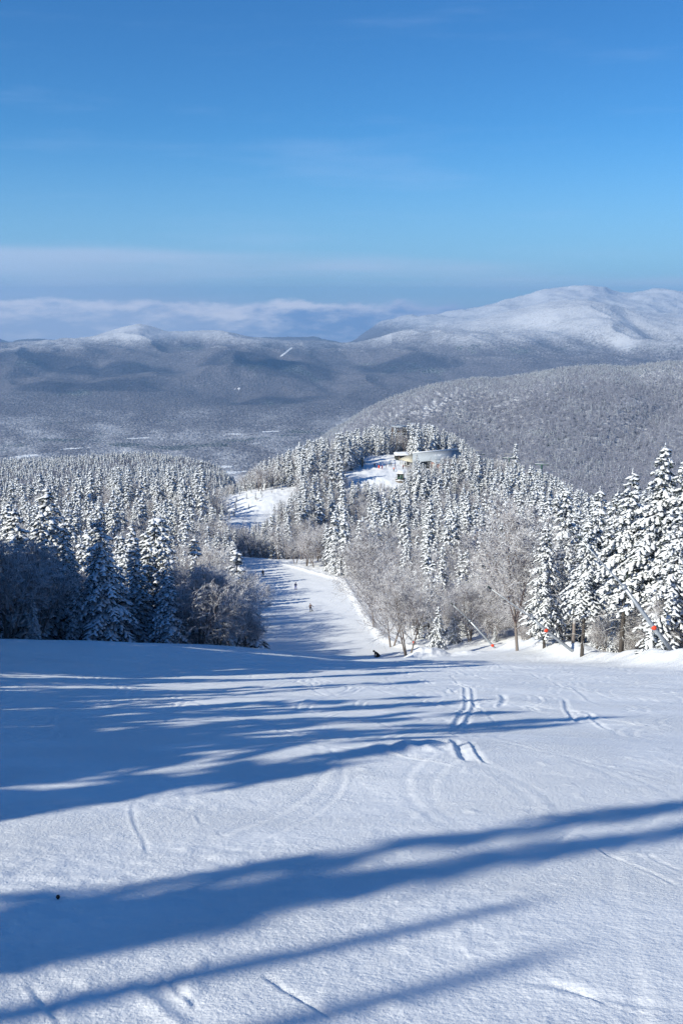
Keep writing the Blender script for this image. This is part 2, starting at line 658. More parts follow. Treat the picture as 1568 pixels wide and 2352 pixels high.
def board(loc, rz, label, mat, w=.27, l=1.55, cat='snowboard', name='snowboard'):
    sx, sy = slope_at(loc[0], loc[1])
    b = MB()
    n = 13
    top, V, Q = [], [], []
    for i in range(n):
        s = (i / (n - 1) - .5) * l
        e = abs(s) / (l / 2)
        hw = w / 2 * (math.sqrt(max(0, 1 - max(0, (e - .8) / .2) ** 2)) * (.86 + .14 * e * e) if e < 1 else .05) + .005
        zz = .10 * max(0, (e - .8) / .2) ** 2
        V += [(s, -hw, zz), (s, hw, zz), (s, hw, zz + .015), (s, -hw, zz + .015)]
    for i in range(n - 1):
        for k in range(4):
            Q.append((i * 4 + k, i * 4 + (k + 1) % 4, (i + 1) * 4 + (k + 1) % 4, (i + 1) * 4 + k))
    Q += [(3, 2, 1, 0), (4 * n - 4, 4 * n - 3, 4 * n - 2, 4 * n - 1)]
    V = np.array(V)
    c, s_ = math.cos(rz), math.sin(rz)
    V2 = np.c_[V[:, 0] * c - V[:, 1] * s_, V[:, 0] * s_ + V[:, 1] * c, V[:, 2]]
    V2[:, 2] += V2[:, 0] * sx + V2[:, 1] * sy
    b.add(V2, Q)
    o = b.build(name, mat, None, False, loc)
    return tag(o, label, cat)


BLACK, NAVY = cloth('black cloth', (.012, .012, .014)), cloth('navy cloth', (.014, .022, .09))
VIOLET = cloth('violet blue cloth', (.07, .08, .32))
TAUPE = cloth('taupe cloth', (.14, .10, .095))
ORANGE, MAROON = cloth('orange cloth', (.75, .16, .03)), cloth('maroon cloth', (.2, .03, .05))
LBLUE, BLUE = cloth('light blue cloth', (.3, .48, .62)), cloth('blue cloth', (.06, .2, .5))
PURPLE, GREYC = cloth('purple cloth', (.2, .1, .25)), cloth('grey cloth', (.12, .13, .16))
M_BOARD = plain('board top', (.02, .02, .025), .35)

x, y, z = hit(605, 1323.5)
person((x, y, z + .03), R(200), 'person in black jacket and trousers standing on a snowboard, farthest down the trail', BLACK, BLACK, BLACK, tilt=.1, knees=.12, sc=1.02,
       armL=((.33, .02, .24), (.40, .02, .0)), armR=((-.26, -.05, .22), (-.24, -.12, .0)))
board((x + .1, y, z + .02), R(-4), 'black snowboard under the farthest rider on the trail', M_BOARD)
x, y, z = hit(679, 1354.5)
person((x, y, z + .03), R(170), 'person in navy jacket and violet-blue trousers skiing at the edge of a tree shadow', NAVY, VIOLET, NAVY, knees=.1, sc=1.06,
       armL=((.30, -.02, .24), (.30, -.16, .06)), armR=((-.30, -.02, .24), (-.30, -.16, .06)))
M_SKI = plain('ski top', (.12, .13, .25), .4)
for s, w in ((-1, 'left'), (1, 'right')):
    board((x + s * .17, y + .05, z + .02), R(80), '%s ski under the person in violet-blue trousers' % w, M_SKI, .11, 1.65, 'ski', 'ski')
x, y, z = hit(714.5, 1404)
person((x, y, z + .03), R(160), 'person in taupe jacket and black trousers leaning into a turn on the sunlit trail', TAUPE, BLACK, TAUPE, tilt=.16, knees=.16, fold=.22, sc=1.02,
       armL=((.33, -.1, .2), (.36, -.2, -.05)), armR=((-.42, -.05, .26), (-.62, -.12, .02)))
board((x, y, z + .02), R(55), 'dark snowboard under the rider in the taupe jacket', M_BOARD)
LIPP = P(866, 1520, 115.5)
x, y = LIPP[0], LIPP[1]
z = float(Hb(x, y))
person((x, y, z + .05), R(-78), 'person crouching low in black with arm reaching down to the snow below the lip', BLACK, cloth('black trousers', (.02, .02, .022)), BLACK, fold=.78, knees=.55, sc=1.12, tilt=-.05,
       armL=((.3, -.15, .28), (.33, -.42, .05)), armR=((-.28, -.2, .3), (-.2, -.45, .1)))
board((x, y, z + .03), R(15), 'black snowboard under the crouching rider at the lip', M_BOARD)

lodge_people = [  # X, Y of the feet, heading, jacket, trousers, label
    (860, 1073.5, 20, BLACK, BLACK, 'stout person all in black at the left end of the lodge clearing', 1.0),
    (877, 1078.2, 160, MAROON, MAROON, 'person in dark red standing beside the orange marker', 1.0),
    (886.2, 1073.5, 90, GREYC, BLACK, 'person in dark grey bent over near the middle of the clearing', 1.0),
    (894, 1070, 40, LBLUE, BLACK, 'person in pale blue jacket and dark trousers, left of a pair', 1.0),
    (898, 1071, 190, GREYC, GREYC, 'person in grey standing beside the one in pale blue', 1.0),
    (907, 1069, 70, BLUE, BLACK, 'person in bright blue jacket in front of the lodge porch', 1.0),
    (908, 1077.3, 250, PURPLE, PURPLE, 'person in purple leaning forward in front of the lodge porch', 1.0),
    (903.6, 1082.7, 120, ORANGE, BLACK, 'person in orange jacket and black trousers on sunlit snow', 1.05),
    (929.8, 1069, 60, GREYC, BLACK, 'person in dark grey under the edge of the lodge porch', .95),
    (925, 1077, 300, MAROON, BLACK, 'person in maroon jacket and black trousers beside the benches', 1.0)]
for (X, Y, h, jk, tr, lb, s) in lodge_people:
    x, y, z = hit(X, Y, 300)
    person((x, y, z), R(h), lb, jk, tr, jk if jk is not ORANGE else BLACK, sc=s * 1.05, fold=.5 if 'bent' in lb or 'leaning' in lb else .05,
           group='people on the lodge clearing', tilt=.12 if 'purple' in lb else 0)
# bake skins
dg = bpy.context.evaluated_depsgraph_get()
for o in SKINNED:
    me = bpy.data.meshes.new_from_object(o.evaluated_get(dg))
    me.name = o.name
    o.modifiers.clear()
    o.data = me
    for p in me.polygons:
        p.use_smooth = True

# ------------------------------------------------------------------ snow slope (fine fan of vertices, with tracks)
def build_slope():
    nr, nc = 1700, 1080
    yo = -8.0
    yy = 9.2 * (540 / 9.2) ** (np.arange(nr) / (nr - 1.))
    s = np.linspace(-1, 1, nc)
    tt = .44 * s + .45 * s ** 5
    Yg, Tg = np.meshgrid(yy, tt, indexing='ij')
    x, y = Tg * Yg, Yg + yo
    z = Hb(x, y)
    cell = Yg * .0024
    tr = sstep(-1.5, 1., x - xl(y)) * (1 - sstep(-1, 1.5, x - xr(y)))      # groomed trail
    fz = lambda wl: 1 - sstep(wl * .18, wl * .45, cell)
    # rolls, chop, crumbs
    q = .05 * perlin(x / 9., y / 5., 1) + .028 * perlin(x / 3.1, y / 2.2, 2) * fz(2.2)
    q = q + .016 * perlin(x / 1.1, y / .8, 3) * fz(.8)
    chop = .3 + 2.4 * np.clip(perlin(x / 5, y / 3.5, 4) + .5 * perlin(x / 1.6, y / 1.3, 16) + .12, 0, .8)
    q = q + chop * (.004 * perlin(x / .38, y / .30, 5) * fz(.3) + .012 * perlin(x / .17, y / .15, 6) * fz(.15))
    crumb = np.clip(perlin(x / .105, y / .095, 7) - .10, 0, 1)
    q = q + chop * .055 * crumb * fz(.09)
    crumb2 = np.clip(perlin(x / .24, y / .22, 8) - .30, 0, 1)
    q = q + .085 * crumb2 * fz(.19) * np.clip(perlin(x / 2.5, y / 2, 9) + .35, 0, 1)
    z = z + q * (.25 + .75 * tr)
    # low moguls away from camera where the slope rolls over
    z = z + .22 * perlin(x / 14., y / 5.5, 10) * sstep(14, 40, y) * (1 - sstep(95, 110, y)) * tr
    z = z + .10 * perlin(x / 5., y / 2.6, 11) * sstep(10, 30, y) * (1 - sstep(95, 110, y)) * tr
    z = z + .08 * perlin(x / 4., y / 4., 12) * sstep(120, 150, y) * tr
    z = z + .20 * np.exp(-(((x - 1.5) / 5.) ** 2 + ((y - 12.5) / 3.) ** 2))
    # forest floor drifts
    z = z + (1 - tr) * .35 * fbm(x / 3., y / 3., 3, 13)

    tracks = [  # photo polylines, half width, depth, raised berm
        ([(1035, 1566), (1062, 1580), (1068, 1600), (1070, 1625), (1056, 1645), (1045, 1680), (1040, 1705)], .10, .06, .05),
        ([(1040, 1562), (1080, 1585), (1087, 1605), (1087, 1630), (1075, 1655), (1068, 1690), (1060, 1712)], .10, .06, .05),
        ([(1043, 1728), (1052, 1752), (1068, 1775), (1080, 1785)], .10, .08, .04),
        ([(1080, 1735), (1092, 1760), (1112, 1782), (1132, 1790)], .06, .05, .04),
        ([(1298, 1605), (1305, 1635), (1325, 1660), (1335, 1672)], .10, .07, .05),
        ([(1355, 1640), (1372, 1665), (1400, 1682), (1415, 1686)], .09, .05, .05),
        ([(1150, 1598), (1158, 1606), (1148, 1622)], .14, .10, .04),
        ([(1225, 1625), (1240, 1635), (1290, 1645)], .09, .05, .05),
        ([(1200, 1610), (1330, 1640), (1568, 1690)], .10, .025, .05),
        ([(1180, 1660), (1380, 1668), (1568, 1675)], .12, .03, .06),
        ([(880, 1760), (960, 1775), (1060, 1790)], .05, .02, .06),
        ([(1360, 1952), (1420, 1982), (1490, 2010), (1568, 2050)], .035, .030, .02),
        ([(1480, 1970), (1520, 1990), (1568, 2010)], .03, .02, .012),
        ([(600, 2232), (640, 2260), (690, 2290), (780, 2345)], .028, .035, .014),
        ([(330, 2235), (400, 2290), (455, 2330), (480, 2345)], .10, .02, .03),
        ([(370, 2230), (420, 2275), (460, 2310)], .03, .02, .02),
        ([(65, 2245), (110, 2300), (150, 2350)], .04, .03, .02),
        ([(1180, 2250), (1260, 2262), (1360, 2285), (1568, 2325)], .075, .022, .02),
        ([(1240, 2255), (1320, 2275), (1400, 2310), (1568, 2345)], .02, .03, .012),
        ([(305, 1845), (308, 1880), (330, 1925), (345, 1962)], .022, .012, .014),
        ([(455, 1870), (465, 1890), (480, 1895)], .03, .014, .012),
        ([(500, 1910), (520, 1922)], .03, .014, .01),
        ([(330, 1500), (700, 1515), (1000, 1516), (1300, 1520)], .5, .05, .08),
        ([(100, 1560), (560, 1530), (900, 1525)], .5, .08, .10),
        ([(600, 1620), (800, 1595), (1000, 1580)], .3, .05, .06),
        ([(1250, 1545), (1400, 1560), (1568, 1580)], .2, .04, .05),
        ([(830, 1855), (770, 1843), (700, 1850), (640, 1846)], .03, .014, .012),
        ([(1568, 1830), (1450, 1850), (1330, 1905), (1260, 1960)], .025, .012, .01),
        ([(1100, 1520), (1250, 1560), (1420, 1640)], .12, .03, .04),
        ([(900, 1545), (1060, 1600), (1180, 1700)], .08, .025, .03)]
    for pl, hw, dp, bm_ in tracks:
        w = []
        for (X, Y) in pl:
            v = (CY - Y) / FX
            dy = CP + v * SP
            tn = (SP - v * CP) / dy
            d = 1.7 / max(tn - .3475, .0165)
            w.append(((X - CX) / FX / dy * d, d))
        w = np.array(w)
        # resample
        seg = np.r_[0, np.cumsum(np.linalg.norm(np.diff(w, axis=0), axis=1))]
        k = np.linspace(0, seg[-1], max(12, int(seg[-1] / .5)))
        wx = pchip(seg, w[:, 0], k) if len(w) > 2 else np.interp(k, seg, w[:, 0])
        wy = pchip(seg, w[:, 1], k) if len(w) > 2 else np.interp(k, seg, w[:, 1])
        m = 3 * hw + .1
        sel = (x > wx.min() - m) & (x < wx.max() + m) & (y > wy.min() - m) & (y < wy.max() + m)
        xs, ys = x[sel], y[sel]
        best = np.full(xs.shape, 1e9)
        par = np.zeros(xs.shape)
        for i in range(len(wx) - 1):
            ax, ay, bx, by = wx[i], wy[i], wx[i + 1], wy[i + 1]
            dx, dy_ = bx - ax, by - ay
            t = np.clip(((xs - ax) * dx + (ys - ay) * dy_) / (dx * dx + dy_ * dy_ + 1e-9), 0, 1)
            d = np.hypot(xs - ax - t * dx, ys - ay - t * dy_) * np.sign((xs - ax) * dy_ - (ys - ay) * dx + 1e-9)
            b = np.abs(d) < np.abs(best)
            best[b] = d[b]
            par[b] = (i + t[b]) / (len(wx) - 1)
        wob = 1 + .5 * perlin(xs / .5, ys / .5, 14)
        hw_ = np.maximum(hw * .6, cell[sel] * .6)
        dp, bm_ = dp * .40, bm_ * .36
        prof = -dp * np.exp(-(best / hw_) ** 2) + bm_ * np.exp(-((best - 1.7 * hw_) / (.7 * hw_)) ** 2)
        fade = sstep(0, .12, par) * (1 - sstep(.85, 1, par))
        zz = z[sel]
        z[sel] = zz + prof * wob * fade
    # many shallow ski tracks running down the slope
    rt = np.random.RandomState(5)
    for _ in range(130):
        y0 = -2 + 55 * rt.rand() ** 1.4
        y1 = y0 + 12 + 60 * rt.rand()
        x0 = -12 + 33 * rt.rand() ** .8
        sl, A, lam, ph = rt.randn() * .35, .4 + 2.2 * rt.rand(), 9 + 16 * rt.rand(), rt.rand() * 6.28
        sel = (y > y0) & (y < y1) & (np.abs(x - x0 - sl * (y - y0)) < A + 1.2)
        if not sel.any():
            continue
        xs, ys, cs_ = x[sel], y[sel], cell[sel]
        w = 6.283 / lam
        for off in ((0., .0), (.22 + .2 * rt.rand(), .15)):
            f = x0 + off[0] + sl * (ys - y0) + A * np.sin(w * ys + ph + off[1])
            fp = sl + A * w * np.cos(w * ys + ph + off[1])
            d = (xs - f) / np.sqrt(1 + fp * fp)
            hw = np.maximum(.035 + .03 * rt.rand(), cs_ * .6)
            dp = (.008 + .015 * rt.rand()) * (.4 + .6 * np.abs(np.sin(w * ys + ph)))
            dp = dp * np.interp(ys, [3, 12, 28], [.3, .5, 1.])
            pr = -dp * np.exp(-(d / hw) ** 2) + .6 * dp * np.exp(-((d - 1.8 * hw * np.sign(fp)) / hw) ** 2)
            fd = sstep(y0, y0 + 2, ys) * (1 - sstep(y1 - 3, y1, ys)) * np.clip(.7 + .8 * perlin(xs / 1.5, ys / 2.5, 17), 0, 1)
            z[sel] += pr * fd
    # a churned heap where someone stopped
    c = P(945, 1760, 12.2)
    z += (.10 + .10 * perlin(x / .22, y / .22, 15)) * np.exp(-(((x - c[0]) / .6) ** 2 + ((y - c[1]) / .45) ** 2))
    V = np.stack([x, y, z], -1)
    i = np.arange(nr * nc).reshape(nr, nc)
    F = np.stack([i[:-1, :-1], i[:-1, 1:], i[1:, 1:], i[1:, :-1]], -1).reshape(-1, 4)
    o = link('snow_slope', mesh('snow_slope', V, F, M_SNOW))
    tag(o, kind='structure')
    # coarse sheet below and around
    gx, gy = np.meshgrid(np.arange(-260, 300, 5.), np.arange(-70, 540, 5.), indexing='ij')
    gz = Hb(gx, gy) - .6
    i = np.arange(gx.size).reshape(gx.shape)
    F = np.stack([i[:-1, :-1], i[1:, :-1], i[1:, 1:], i[:-1, 1:]], -1).reshape(-1, 4)
    o = link('forest_floor', mesh('forest_floor', np.stack([gx, gy, gz], -1), F, M_SNOW))
    tag(o, kind='structure')


build_slope()

# ------------------------------------------------------------------ far terrain
FXK = np.array([-900, -300, 0, 200, 270, 320, 400, 500, 600, 700, 784, 870, 940, 1000, 1100, 1200, 1260, 1320, 1380, 1450, 1520, 1568, 1800, 2400], float)


def crv(d, pts, image=True):
    xs = [p[0] for p in pts]
    ys = pchip(xs, [p[1] for p in pts], FXK) if len(pts) > 2 else np.interp(FXK, xs, [p[1] for p in pts])
    dd = np.interp(FXK, [p[0] for p in d], [p[1] for p in d]) if isinstance(d, list) else np.full(len(FXK), float(d))
    if image:
        v = (CY - ys) / FX
        return dd, (v * CP - SP) / (CP + v * SP) * dd
    return dd, ys


curves = [
    crv(500, [(-900, -140), (2400, -140)], False),
    crv(700, [(-900, -152), (400, -155), (560, -172), (700, -205), (2400, -215)], False),
    crv(1150, [(-900, -185), (0, -184), (300, -178), (420, -184), (540, -205), (640, -260), (2400, -270)], False),
    crv(1600, [(-900, -420), (300, -400), (540, -380), (700, -340), (900, -292), (1130, -284), (1568, -262), (2400, -250)], False),
    crv([(-900, 2500), (700, 2500), (784, 2450), (1568, 2600), (2400, 2700)],
        [(-900, 1105), (500, 1104), (640, 1085), (700, 1040), (784, 988), (860, 938), (940, 908), (1000, 892), (1100, 876), (1200, 864), (1270, 852), (1380, 846), (1568, 838), (2400, 838)]),
    crv(3400, [(-900, -562), (2400, -566)], False),
    crv(4700, [(-900, -560), (600, -562), (2400, -540)], False),
    crv(6100, [(-900, 915), (0, 905), (300, 912), (600, 905), (784, 915), (1000, 908), (1568, 890), (2400, 890)]),
    crv(7400, [(-900, 850), (0, 846), (250, 838), (420, 856), (520, 830), (640, 846), (784, 868), (1000, 852), (1300, 822), (1568, 800), (2400, 800)]),
    crv(8300, [(-900, 815), (0, 812), (250, 806), (400, 826), (500, 818), (640, 826), (784, 830), (1000, 806), (1300, 766), (1568, 770), (2400, 770)]),
    crv(10500, [(-900, 790), (0, 790), (150, 782), (230, 768), (285, 750), (325, 743), (365, 750), (400, 765), (440, 756), (500, 764), (600, 778), (700, 788), (784, 790), (870, 776), (940, 757), (1000, 748), (1100, 732),
               (1180, 716), (1250, 700), (1310, 693), (1370, 696), (1450, 714), (1520, 728), (1568, 735), (2400, 760)]),
    crv(12300, [(-900, 800), (600, 800), (784, 800), (900, 785), (1000, 765), (1200, 722), (1320, 702), (1450, 716), (1568, 735), (2400, 760)]),
    crv(15500, [(-900, 792), (0, 792), (80, 790), (200, 790), (400, 786), (600, 784), (784, 784), (840, 772), (870, 752), (900, 742), (960, 732), (1000, 722), (1050, 718), (1110, 708), (1180, 692), (1240, 674), (1300, 665), (1360, 664), (1410, 672),
               (1445, 682), (1480, 676), (1520, 671), (1568, 676), (1800, 690), (2400, 700)]),
    crv(18500, [(-900, 800), (784, 800), (1250, 690), (1450, 686), (1540, 681), (2400, 710)]),
    crv(19500, [(-900, 815), (784, 815), (1250, 720), (1450, 715), (1540, 710), (2400, 740)]),
]


def build_far():
    nr, nc = 860, 1150
    # image columns as tangent of azimuth: X = CX + FX*t/(..) - use t ~ (X-CX)/FX
    cols = np.linspace(-700, 2270, nc)
    dk = np.stack([c[0] for c in curves])                       # (K, nX)
    zk = np.stack([c[1] for c in curves])
    dC = np.stack([np.interp(cols, FXK, dk[k]) for k in range(len(curves))])
    zC = np.stack([pchip(FXK, zk[k], cols) for k in range(len(curves))])
    # rows: log spacing but denser where the mountains stand
    r = np.interp(np.linspace(0, 1, nr), [0, .22, .42, .78, .93, 1], np.log([500, 1300, 3000, 9500, 16500, 19500]))
    d = np.exp(r)
    z = np.empty((nr, nc))
    for j in range(nc):
        z[:, j] = pchip(dC[:, j], zC[:, j], d)
    D, C = np.meshgrid(d, cols, indexing='ij')
    dep = D * CP - z * SP
    x = (C - CX) / FX * dep
    y = D
    mt = sstep(4500, 6500, D)
    rid = 1 - np.abs(fbm((x + .25 * y) / 1500., y / 3000., 4, 61)) * 2
    z += mt * (115 * rid - 55 + 70 * fbm(x / 900., y / 1300., 4, 62)) * sstep(4600, 7500, D) * (1 - .72 * sstep(9300, 10500, D) * (1 - sstep(10500, 12000, D)))
    z += (1 - mt) * 7 * fbm(x / 320., y / 320., 4, 63)
    mid = np.exp(-((D - 2150) / 420) ** 2) * sstep(760, 1000, C)
    gul = np.abs(perlin((x - .45 * y) / 330., (y + .2 * x) / 900., 64))
    z -= mid * 22 * (1 - sstep(0, .25, gul))
    # crowns
    a = np.interp(D, [500, 2600, 6000, 16000], [2.0, 2.6, 4.5, 7.])
    rs = np.random.RandomState(9)
    z += a * rs.rand(nr, nc) * 1
    X, Y, _ = proj(x, y, z)

    # ---- land cover, with shade of clouds painted into the dark mask
    n1 = fbm(X / 90., Y / 30., 4, 70)
    frost = np.interp(z, [-560, -400, -340, -280, -200, 100], [.06, .12, .36, .66, .9, 1.05]) * mt
    frost += .22 * n1 * mt
    ridge_y = np.interp(X, [-300, 0, 150, 230, 325, 400, 500, 600, 700, 784, 870], [800, 798, 790, 775, 752, 768, 772, 784, 792, 794, 784])
    frost += mt * (D < 11500) * (X < 900) * .27 * (1 - sstep(0, 26, Y - ridge_y + 26 * n1))
    frost += mt * .35 * np.exp(-(((X - 325) / 60) ** 2 + ((Y - 765) / 22) ** 2))
    frost += mt * .40 * np.exp(-(((X - 1428) / 26) ** 2 + ((Y - 790) / 16) ** 2)) * 1.6
    crest = np.interp(C, [500, 640, 700, 784, 860, 940, 1000, 1100, 1200, 1270, 1380, 1568, 2400], [1104, 1085, 1040, 988, 938, 908, 892, 876, 864, 852, 846, 838, 838])
    midh = (D > 1300) & (D < 3000)
    below = Y - crest
    frost = np.where(midh, .55 + .55 * (1 - sstep(8, 60, below + 22 * n1)), frost)
    frost += midh * .9 * np.exp(-(((X - 980) / 62) ** 2 + ((Y - 937 - 6 * np.sin(X / 9.)) / 9) ** 2)) * sstep(-.1, .2, fbm(X / 16., Y / 7., 3, 71))
    frost = np.where(D < 1300, .35 + .2 * n1, frost)
    vall = sstep(2900, 3200, D) * (1 - sstep(4300, 6600, D))
    frost = frost * (1 - vall) + vall * (.50 + .35 * n1)
    dark = np.zeros_like(D)
    dark += vall * (.15 + .75 * fbm(X / 120., Y / 9., 3, 72))
    river = 1018 - .027 * (X - 300)
    dark += vall * .5 * np.exp(-((Y - river + 12 * np.sin(X / 90.)) / 8) ** 2)
    dark += mt * np.clip(.9 * fbm(X / 60., Y / 26., 4, 73) - .08, 0, .5) * (1 - sstep(800, 760, Y))
    dark += mt * .5 * np.exp(-((Y - (935 - .55 * (X - 740))) / 5) ** 2) * sstep(720, 760, X) * (1 - sstep(900, 930, X)) * (Y > 835)
    dark += midh * .65 * np.exp(-(((Y - (1050 - .55 * (X - 1210))) / 9) ** 2)) * sstep(1190, 1215, X) * (1 - sstep(1330, 1370, X))
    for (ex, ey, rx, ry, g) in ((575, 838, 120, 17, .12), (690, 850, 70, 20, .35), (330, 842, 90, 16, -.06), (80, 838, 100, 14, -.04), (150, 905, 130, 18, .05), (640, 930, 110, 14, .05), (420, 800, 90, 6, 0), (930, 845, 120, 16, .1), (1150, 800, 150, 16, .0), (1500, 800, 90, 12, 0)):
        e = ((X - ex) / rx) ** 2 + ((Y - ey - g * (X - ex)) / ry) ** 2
        dark += mt * .45 * np.clip(1.25 - e + .35 * n1, 0, 1)  # ellipses paint the shade of clouds into the slope colour
    opn = np.zeros_like(D)

    def patch(cx, cy, rx, ry, g=0., seed=80):
        e = ((X - cx) / rx) ** 2 + ((Y - cy - g * (X - cx)) / ry) ** 2
        return np.clip(1.2 - .7 * e + 1.1 * fbm(X / 16., Y / 3., 3, seed), 0, .8)
    for k, p in enumerate(((485, 1073, 62, 3.2, -.03), (515, 1086, 48, 3.5, -.06), (460, 1082, 22, 1.8, 0), (60, 1048, 34, 2.6, -.1), (20, 1057, 30, 2.4, -.05), (45, 1062, 20, 2, -.1),
                           (320, 1006, 40, 1.5, -.05), (620, 991, 24, 1.5, -.04), (540, 997, 16, 1.2, 0), (170, 1030, 30, 1.4, -.06))):
        opn = np.maximum(opn, patch(*p, seed=80 + k) * vall)
    strip = np.exp(-(((X - 658) - (808 - Y) * 1.25) / 3.4) ** 2) * sstep(796, 800, Y) * (1 - sstep(817, 821, Y)) * mt
    opn = np.maximum(opn, strip)
    opn = np.maximum(opn, mt * patch(545, 893, 9, 5, 0, 95) * (fbm(X / 5., Y / 5., 2, 96) > .1))
    opn = np.maximum(opn, midh * patch(1000, 934, 34, 5, -.12, 97) * (fbm(X / 9., Y / 4., 3, 98) > -.05))
    opn = np.maximum(opn, midh * patch(935, 940, 18, 6, -.12, 99) * (fbm(X / 9., Y / 4., 3, 98) > .05))
    V = np.stack([x, y, z], -1)

    def part(name, a, b):
        n = b - a
        i = np.arange(n * nc).reshape(n, nc)
        F = np.stack([i[:-1, :-1], i[:-1, 1:], i[1:, 1:], i[1:, :-1]], -1).reshape(-1, 4)
        me = mesh(name, V[a:b], F, M_HILL)
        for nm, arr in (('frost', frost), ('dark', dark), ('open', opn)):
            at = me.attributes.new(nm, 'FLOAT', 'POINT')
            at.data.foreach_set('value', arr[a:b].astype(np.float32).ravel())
        tag(link(name, me), kind='structure')
    k1 = int(np.searchsorted(d, 3000))
    k2 = int(np.searchsorted(d, 5000))
    part('hills', 0, k1 + 1)
    part('valley', k1, k2 + 1)
    part('mountains', k2, nr)
    return cols, d, z


COLS, FD, FZ = build_far()


def far_z(X, d):
    """bilinear on the far grid; arrays"""
    i = np.clip(np.searchsorted(FD, d) - 1, 0, len(FD) - 2)
    j = np.clip(((X - COLS[0]) / (COLS[1] - COLS[0])).astype(int), 0, len(COLS) - 2)
    return np.minimum(FZ[i, j], FZ[i + 1, j + 1])


# ------------------------------------------------------------------ trees
def octa():
    v = [(1, 0, 0), (-1, 0, 0), (0, 1, 0), (0, -1, 0), (0, 0, 1), (0, 0, -1)]
    f = [(0, 2, 4), (2, 1, 4), (1, 3, 4), (3, 0, 4), (2, 0, 5), (1, 2, 5), (3, 1, 5), (0, 3, 5)]
    vv, ff, mid = [np.array(p, float) for p in v], [], {}

    def m(a, b):
        k = (min(a, b), max(a, b))
        if k not in mid:
            p = vv[a] + vv[b]
            mid[k] = len(vv)
            vv.append(p / np.linalg.norm(p))
        return mid[k]
    for a, b, c in f:
        ab, bc, ca = m(a, b), m(b, c), m(c, a)
        ff += [(a, ab, ca), (ab, b, bc), (ca, bc, c), (ab, bc, ca)]
    return np.array(v, float), np.array(f), np.array(vv), np.array(ff)


O0v, O0f, O1v, O1f = octa()


def lumps(c, ax, L, W, Hh, hi, rs, jit=.22):
    """batch of lumps: centres (N,3), axis (N,3), half sizes"""
    tv, tf = (O1v, O1f) if hi else (O0v, O0f)
    N, k = len(c), len(tv)
    ax = ax / (np.linalg.norm(ax, axis=1)[:, None] + 1e-9)
    side = np.cross(ax, (0, 0, 1.))
    side /= np.linalg.norm(side, axis=1)[:, None] + 1e-9
    up = np.cross(side, ax)
    J = 1 + jit * rs.randn(N, k, 1)
    V = c[:, None] + J * (tv[None, :, 0:1] * L[:, None, None] * ax[:, None] + tv[None, :, 1:2] * W[:, None, None] * side[:, None] + tv[None, :, 2:3] * Hh[:, None, None] * up[:, None])
    F = (np.arange(N) * k)[:, None, None] + tf[None]
    return V.reshape(-1, 3), F.reshape(-1, 3)


